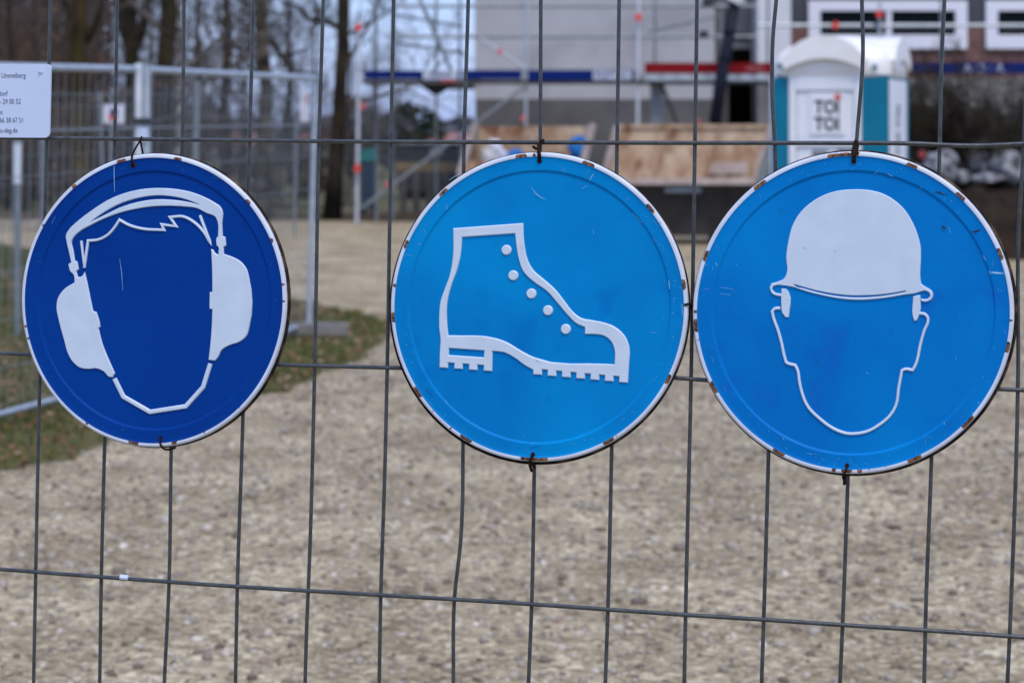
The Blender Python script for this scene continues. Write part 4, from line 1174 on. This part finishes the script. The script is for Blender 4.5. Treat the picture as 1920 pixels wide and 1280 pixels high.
def make_sign(name, label, c, ab, m, chips, seed, rim=.972, step=.878, lip=(0,0), lipr=1.02):
    s = Sign(name, label, c, ab, .020)
    rnd = random.Random(seed)
    N = 360
    # dished plate
    s.lathe([(.001,0),(.4,0),(.8,0),(step-.012,0),(step-.007,0),(step-.0055,.0001),(step,.0010),(step+.0055,.0019),(step+.007,.0020),(step+.012,.0020),(.92,.0019),(rim-.014,.0019),(rim-.011,.0020),(rim-.003,.0029),(rim+.003,.0030)], N, True).build('plate', m, s.root, smooth=True)
    prof = [(rim,.0032),(rim+.25*(1-rim),.0034),(rim+.55*(1-rim),.0033),(rim+.8*(1-rim),.0026),(.997,.0014),(.9995,.0002),(1.0,-.001)]
    NR = 1080
    q = s.lathe(prof, NR)
    o = q.build('rim', M['white_rim'], s.root, smooth=True)
    wear = np.zeros((len(prof), NR))
    th = np.arange(NR)/NR*2*math.pi
    for k in range(16):
        an = rnd.uniform(0,6.28); chips = chips + [(c[0]+ab[0]*math.cos(an), c[1]+ab[1]*math.sin(an), rnd.uniform(1,5), rnd.uniform(.45,.8))]
    for (x,y,ln,st) in list(chips):
        if ln > 9: chips = chips + [(x+rnd.uniform(-1,1)*ln*.6, y+rnd.uniform(-1,1)*ln*.35, ln*rnd.uniform(.3,.6), st*rnd.uniform(.5,.8))]
    for (x,y,ln,st) in chips:
        a = math.atan2((y-c[1])/ab[1], (x-c[0])/ab[0])
        d_ = np.abs((th-a+math.pi)%(2*math.pi)-math.pi)*ab[0]
        for i in range(len(prof)):
            edge = {0:1.0,1:1.0,2:.82,3:.55,4:.3}.get(i,.25)
            wear[i] = np.maximum(wear[i], np.clip((ln*.68+2-d_)/6,0,1)*edge*st)
    wear[5:] = np.maximum(wear[5:], .40)
    cols = np.repeat(wear.reshape(-1,1),4,1); cols[:,3]=1
    color_attr(o.data, 'wear', cols)
    s.lathe([(1.0,-.00101),(1.0,-.004),(.9995,-.0071),(1.004,-.0075),(lipr,-.0077),(lipr,-.0092),(.9,-.0092)], N, dxy=lip).build('back_lip', M['lip'], s.root, smooth=True)
    return s
def px5(l): return [(30+x/2.2075, 270+y/2.2075) for x,y in l]
def px6(l): return [(720+x/2.032, 260+y/2.032) for x,y in l]
def px7(l): return [(1290+x/1.97, 260+y/1.97) for x,y in l]
def chipset(conv, l): return [conv([(x,y)])[0] + (ln,st) for (x,y,ln,st) in l]
def hole(s, px, py, r=4.2):
    q = MB(); n = 20
    vs = [s.P(px+r*1.0*math.cos(2*math.pi*k/n)*(1+.12*math.sin(3*k)), py+r*1.15*math.sin(2*math.pi*k/n), .00265) for k in range(n)]
    q.add(vs, [tuple(range(n))]); q.add([v - FN*.004 for v in vs], [tuple(range(n))]); q.f += [(k,(k+1)%n,n+(k+1)%n,n+k) for k in range(n)]
    q.build('hole', M['hole'], s.root)
def tie(s, paths, r=.0014):
    q = MB()
    for p in paths:
        pts = cat_rom([s.P(x,y,h) for x,y,h in p], 4); q.tube(pts, r, 6)
    q.build('tie_wire', M['tie'], s.root, smooth=True)
def marks(s, name, lines, m, h=.0022, wd=1.3):
    q = MB()
    for l in lines:
        ww = wd
        if isinstance(l[0], (int,float)): ww, l = l[0], l[1]
        n = len(l)
        for i in range(n-1):
            a, b = Vector(l[i]), Vector(l[i+1]); d_ = (b-a).normalized(); k = Vector((-d_.y,d_.x))*ww/2
            wa = .35 if i == 0 else 1; wb = .35 if i == n-2 else 1
            q.add([s.P(*(a+k*wa),h), s.P(*(b+k*wb),h), s.P(*(b-k*wb),h), s.P(*(a-k*wa),h)], [(0,1,2,3)])
    o = q.build(name, m, s.root); o['kind'] = 'stuff'

def wear_specks(s, seed, n, m):
    r = random.Random(seed); L1 = []
    for k in range(n):
        an = r.uniform(0,6.28)
        big = r.random()
        rr = r.uniform(.895,.955) if big < .6 else r.uniform(.05,.86)
        x = s.c.x + s.ab[0]*rr*math.cos(an); y = s.c.y + s.ab[1]*rr*math.sin(an)
        if big >= .6 and abs(x-s.c.x) < s.ab[0]*.62 and -.75*s.ab[1] < y-s.c.y < .8*s.ab[1]: continue
        l = r.uniform(1.5,4) if r.random() < .7 else r.uniform(6,16); a = r.gauss(0,.9)+1.2
        L1.append((r.uniform(.6,1.6) if l < 5 else r.uniform(.4,.8), [(x,y),(x+l*.5*math.cos(a),y+l*.5*math.sin(a)),(x+l*math.cos(a+.2),y+l*math.sin(a+.2))]))
    marks(s, 'specks', L1, m, h=.0023)
# --- ear protection
s1 = make_sign('ear_protection_sign', 'dark blue round sign with white head wearing ear defenders', (290,563), (248.5,275), M['blue_dark'],
    chipset(px5, [(440,68,16,.8),(675,58,14,.7),(245,175,9,.8),(970,235,12,.7),(40,755,5,.9),(50,805,5,.9),(1112,580,5,.9),(1115,650,5,.9),(490,1240,18,.75),(660,1236,12,.7),(1070,395,10,.7),(300,1150,8,.6),(110,330,8,.6)]), 1, lip=(0.4,1.0), lipr=1.008)
we = M['white_enamel']
outer = [(207,378),(214,362),(260,315),(320,270),(380,232),(450,203),(520,187),(590,182),(660,186),(720,197),(780,219),(825,243),(846,258),(855,272),(855,330),(857,381),(868,384),(871,420),(861,428),(862,455),
 (890,464),(930,485),(955,515),(966,552),(967,758),(955,795),(930,817),(885,833),(853,853),(838,882),(826,897),(797,893),(803,845),(810,760),(813,684),(801,683),(802,613),(813,611),(812,520),(808,434),(817,438),(826,451),(838,458),(840,430),(830,418),(832,386),(837,381),(834,320),(826,303),(790,287),(750,267),(700,260),(640,257),(570,259),(500,269),(430,286),(370,308),(310,337),(265,363),(240,388),(233,402),(239,440),(246,484),(255,485),(261,518),(252,528),(258,550),(270,548),(286,528),
 (297,575),(310,640),(321,691),(334,694),(348,738),(350,757),(343,762),(360,828),(385,890),(411,948),(402,965),(388,964),(365,942),(335,929),(300,931),(265,925),(236,901),(215,865),(200,812),(178,730),(168,672),(174,637),(200,600),(243,572),(238,540),(226,528),(217,497),(229,489),(218,440),(209,400)]
slit = [(312,321),(370,281),(430,249),(500,226),(580,214),(650,218),(705,230),(760,251),(720,241),(650,231),(580,229),(500,241),(430,263),(370,292)]
s1.fill('ear_defenders', [px5(outer), px5(slit)], we, bev=1.6)
s1.stroke('hair_line', px5([(283,512),(299,400),(340,396),(380,376),(408,346),(429,314),(470,336),(520,350),(613,356),(604,333),(664,341),(638,303),(690,300),(738,324),(778,364),(806,412),(790,370),(762,295)]), 5.4, we, bev=1.5)
s1.stroke('hair_line', px5([(271,400),(277,455),(284,512)]), lambda u: 5.2-1.5*u, we, bev=1.5)
s1.stroke('chin_line', px5([(408,970),(445,1045),(555,1108),(703,1085),(775,1005),(805,908)]), 9.0, we, bev=2.0, ang=20)
hole(s1,251.5,309.5,4.6); hole(s1,302,821.5,3.6)
tie(s1, [[(251,311,.003),(250,296,.005),(252,280,-.002),(257,263,-.010),(256.5,257,-.015),(255,262,-.020)],[(256,264,-.012),(257,275,-.014),(259,292,-.016)]])
tie(s1, [[(302,822,.003),(304,832,.005),(306,838,.003),(313,844,-.010),(319,842,-.018)]])
marks(s1, 'scratches', [(1.0,px5([(432,475),(440,530),(445,605)])),(1.2,px5([(408,60),(409,120),(411,200)])),(.9,px5([(150,330),(165,300)]))], M['scratch'])
marks(s1, 'scuffs', [(2.2,px5([(970,990),(986,968)]))], M['scuff'])

# --- safety boots
s2 = make_sign('foot_protection_sign', 'mid blue round sign with white outlined lace-up safety boot', (1012,575.5), (279,290), M['blue_mid'],
    chipset(px6, [(525,62,18,.95),(575,60,6,1),(783,93,20,.95),(1015,265,17,.9),(228,203,16,.9),(82,400,14,.8),(1143,555,16,.95),(1158,632,6,1),(35,680,16,.85),(130,965,18,.95),(315,1140,20,.95),(860,1155,18,.95),(1085,915,16,.95),(575,1221,40,.85),(40,558,6,1)]), 2, lip=(-2.5,3.0), lipr=1.014)
treads_f = []
for k in range(7):
    xr = 930 - 54.5*k; yb = 930 - 5.0*k
    treads_f += [(xr, yb), (xr-35, yb-2)] 
    if k < 6: treads_f += [(xr-34, yb-24), (xr-54, yb-26)]
treads_h = []
for k in range(4):
    xr = 413 - 56*k; yb = 886 - 4*k
    treads_h += [(xr, yb), (xr-34, yb-2)]
    if k < 3: treads_h += [(xr-33, yb-23), (xr-55, yb-25)]
boot = [(263,341),(532,321),(533,370),(538,415),(548,460),(570,500),(610,535),(650,570),(690,620),(720,658),(752,682),(790,690),(840,700),(875,713),(905,735),(925,762),(936,797),(934,860)] + treads_f + [(568,880),(535,862),(500,836),(460,815),(415,809)] + treads_h + [(213,800),(215,770),(210,720),(210,675),(215,620),(232,570),(250,520),(261,460),(264,400)]
ihole = [(299,376),(499,362),(503,400),(512,455),(530,505),(570,545),(620,580),(660,625),(700,672),(735,705),(765,718),(765,745),(800,745),(840,752),(865,772),(877,800),(878,859),(850,857),(570,831),(520,805),(470,775),(430,760),(246,748),(241,690),(243,620),(258,560),(280,500),(292,450)]
slot = [(249,798),(382,807),(380,832),(248,823)]
s2.fill('boot_outline', [px6(boot), px6(ihole), px6(slot)], we, bev=1.9)
for x,y in ((467,424),(493,521),(562,590),(625,654),(693,725)):
    cx_, cy_ = px6([(x,y)])[0]
    s2.fill('lace_eyelet', [[(cx_+9.8*math.cos(a*math.pi/8), cy_+9.8*math.sin(a*math.pi/8)) for a in range(16)]], we, bev=2.2)
hole(s2,1012.5,302,4.2); hole(s2,1000,851.5,4.0)
tie(s2, [[(1012.5,302,.003),(1012,290,.0055),(1011.5,280,.003),(1012,268,-.009),(1014,262,-.013)],[(1013,302,.003),(1014,289,.006),(1010,278,.002),(1009,268,-.010),(1012,263,-.008)],[(1012,281,.004),(1004,278,.001),(999,275,-.002)],[(1011,276,-.002),(1007,271,-.004)]], .0019)
tie(s2, [[(1000,852,.003),(997,862,.006),(994,868,.002),(993,876,-.004),(995,885,-.006)],[(999,853,.003),(996,864,.005),(997,872,-.004),(999,878,-.008)],[(996,866,.002),(1001,870,-.01)]], .0019)
tie(s2, [[(1286,571,.003),(1290,569.5,.004),(1294,573,-.006),(1294,582,-.012)]], .0015)
marks(s2, 'scratches', [(1.0,px6([(562,185),(580,208),(600,224),(618,231)])),(.9,px6([(570,205),(592,220)])),(1.2,px6([(785,160),(792,145),(802,132)])),(1.0,px6([(755,190),(778,178)])),(1.0,px6([(798,345),(801,365)])),(3.0,px6([(1086,540),(1089,572)])),(1.4,px6([(1105,610),(1112,606)])),(.9,px6([(1015,736),(1040,740)])),(1.4,px6([(235,995),(244,1010)])),(1.3,px6([(130,403),(144,401)])),(1.4,px6([(238,250),(243,268)])),(1.0,px6([(80,440),(112,446)])),(2.0,px6([(250,158),(290,132)])),(.9,px6([(948,285),(985,320)])),(2.4,px6([(1136,630),(1139,680)])),(1.0,px6([(560,1165),(575,1158)]))], M['scratch'])
marks(s2, 'scuffs', [(4,px6([(385,590),(400,602)])),(3,px6([(360,575),(366,595)])),(3,px6([(620,975),(640,992)])),(4,px6([(662,795),(672,785)])),(7,px6([(158,950),(180,968),(188,985)])),(5,px6([(560,1175),(590,1172)]))], M['blue_right'])

# --- safety helmet
s3 = make_sign('head_protection_sign', 'bright blue round sign with white face outline under safety helmet', (1600.5,586), (301.5,302), M['blue_right'],
    chipset(px7, [(262,165,22,.95),(62,430,18,.9),(22,690,20,.95),(100,915,20,.95),(335,1160,20,.9),(540,1222,8,1),(587,1218,18,.8),(635,1222,8,1),(838,1182,22,.95),(1035,1045,24,.95),(1185,770,18,.9),(1155,425,20,.95),(1010,210,18,.95),(830,95,18,.95),(570,52,44,.8),(25,638,6,1),(1188,670,5,1)]), 3, lip=(1.5,1.5), lipr=1.014)
helm = [(365,490),(362,440),(366,400),(372,370),(385,322),(405,285),(432,254),(470,225),(520,201),(570,190),(620,187),(670,190),(720,203),(765,229),(802,264),(830,309),(850,358),(860,400),(861,440),(859,515),(862,535),(875,545),(890,553),(903,563),(906,580),(898,596),(880,603),(862,601),(858,590),(872,592),(886,590),(894,580),(890,568),(875,562),(858,566),(838,572),(800,577),(760,584),(720,590),(680,594),(640,596),(600,595),(560,591),(515,583),(470,573),(430,562),(395,550),(355,543),(332,541),(316,545),(312,556),(320,566),(345,572),(348,583),(325,580),(308,570),(301,550),(308,534),(330,528),(352,518),(361,505)]
hslit = [(392,538),(430,549),(480,562),(540,573),(600,579),(660,579),(720,575),(765,569),(803,562),(803,565),(765,573),(720,580),(660,585),(600,585),(540,579),(480,567),(430,553),(395,542)]
s3.fill('helmet', [px7(helm), px7(hslit)], we, bev=1.6)
s3.fill('ear_strap', [[(1465,541),(1474,541),(1479.5,548),(1479.5,595),(1473,595),(1466.5,586),(1464.5,569),(1464.5,552)]], we, bev=1.4)
s3.fill('ear_strap', [[(1711.7,556),(1721,553),(1726,553),(1725.5,586.5),(1720,600),(1714,602.6),(1711,593)]], we, bev=1.4)
s3.stroke('face_outline', px7([(341,626),(322,627),(311,638),(316,662),(330,700),(345,752),(358,810),(364,826),(378,832),(396,836),(404,852),(412,900),(421,938),(440,984),(490,1036),(540,1071),(590,1088),(622,1088),(665,1079),(702,1059),(755,1010),(768,984),(778,920),(790,856),(800,851),(830,854),(838,840),(860,752),(874,705),(885,680),(885,660),(873,647),(856,645)]), 6.0, we, bev=1.7, ang=50)
hole(s3,1601.5,302.5,4.4); hole(s3,1588.5,872,4.0)
tie(s3, [[(1602,303,.003),(1601,293,.006),(1600,284,.003),(1600.5,270,-.008),(1602,264,-.013)],[(1602,303,.003),(1604,292,.006),(1607,281,.002),(1606,270,-.009),(1603,264,-.011)],[(1606,286,.003),(1611,288,.003)],[(1600,284,.003),(1598,289,.004)]], .0019)
tie(s3, [[(1589,873,.003),(1586,882,.006),(1582,888,.002),(1580,895,-.004),(1582,903,-.005),(1581,910,-.006)],[(1586,882,.004),(1590,886,-.004),(1584,894,-.006),(1583,901,-.006),(1585,909,-.006)]], .0015)
marks(s3, 'scratches', [(4.0,px7([(1118,493),(1140,495),(1163,497)])),(2.0,px7([(1113,486),(1117,500)])),(2.0,px7([(1163,490),(1165,503)])),(3,px7([(66,460),(70,468)])),(3,px7([(102,458),(108,466)])),(1.2,px7([(965,325),(970,350)])),(1.0,px7([(120,548),(172,556)])),(1.0,px7([(120,572),(160,576)])),(2,px7([(738,130),(758,140)])),(2,px7([(350,1102),(356,1110)])),(3,px7([(1072,972),(1078,982)])),(2,px7([(945,1042),(950,1055)])),(1.6,px7([(440,1160),(460,1164)])),(2,px7([(1090,430),(1100,450)])),(2,px7([(660,862),(668,868)]))], M['scratch'])
marks(s3, 'scuffs', [(4,px7([(915,196),(930,200),(947,208)])),(2.5,px7([(948,203),(964,211)])),(2,px7([(905,205),(918,196)])),(5,px7([(938,322),(946,328),(952,333)])),(1.5,px7([(905,315),(915,322)])),(4,px7([(1048,346),(1064,342),(1082,336)])),(3,px7([(1058,356),(1070,338)])),(1.6,px7([(1044,338),(1056,344)])),(2.4,px7([(475,830),(484,820)])),(3,px7([(342,260),(352,268)])),(2.5,px7([(748,700),(754,712)]))], M['scuff'])
marks(s3, 'stains', [(1.6,px7([(530,410),(550,412)])),(2.2,px7([(563,485),(580,481)])),(1.6,px7([(605,268),(612,282)])),(1.2,px7([(650,476),(662,474)])),(2.4,px7([(838,405),(842,418)])),(1.5,px7([(765,408),(772,416)])),(1.2,px7([(520,375),(525,385)]))], M['grey_scuff'], h=.00175)

M['speck_pale'] = mat('pale_fleck', (0.10,0.36,0.66), rough=0.6)
M['speck_dark'] = mat('faded_fleck', (0.02,0.11,0.36), rough=0.6)
wear_specks(s1, 5, 45, M['speck_dark'])
wear_specks(s2, 6, 110, M['speck_pale'])
wear_specks(s3, 7, 110, M['speck_pale'])
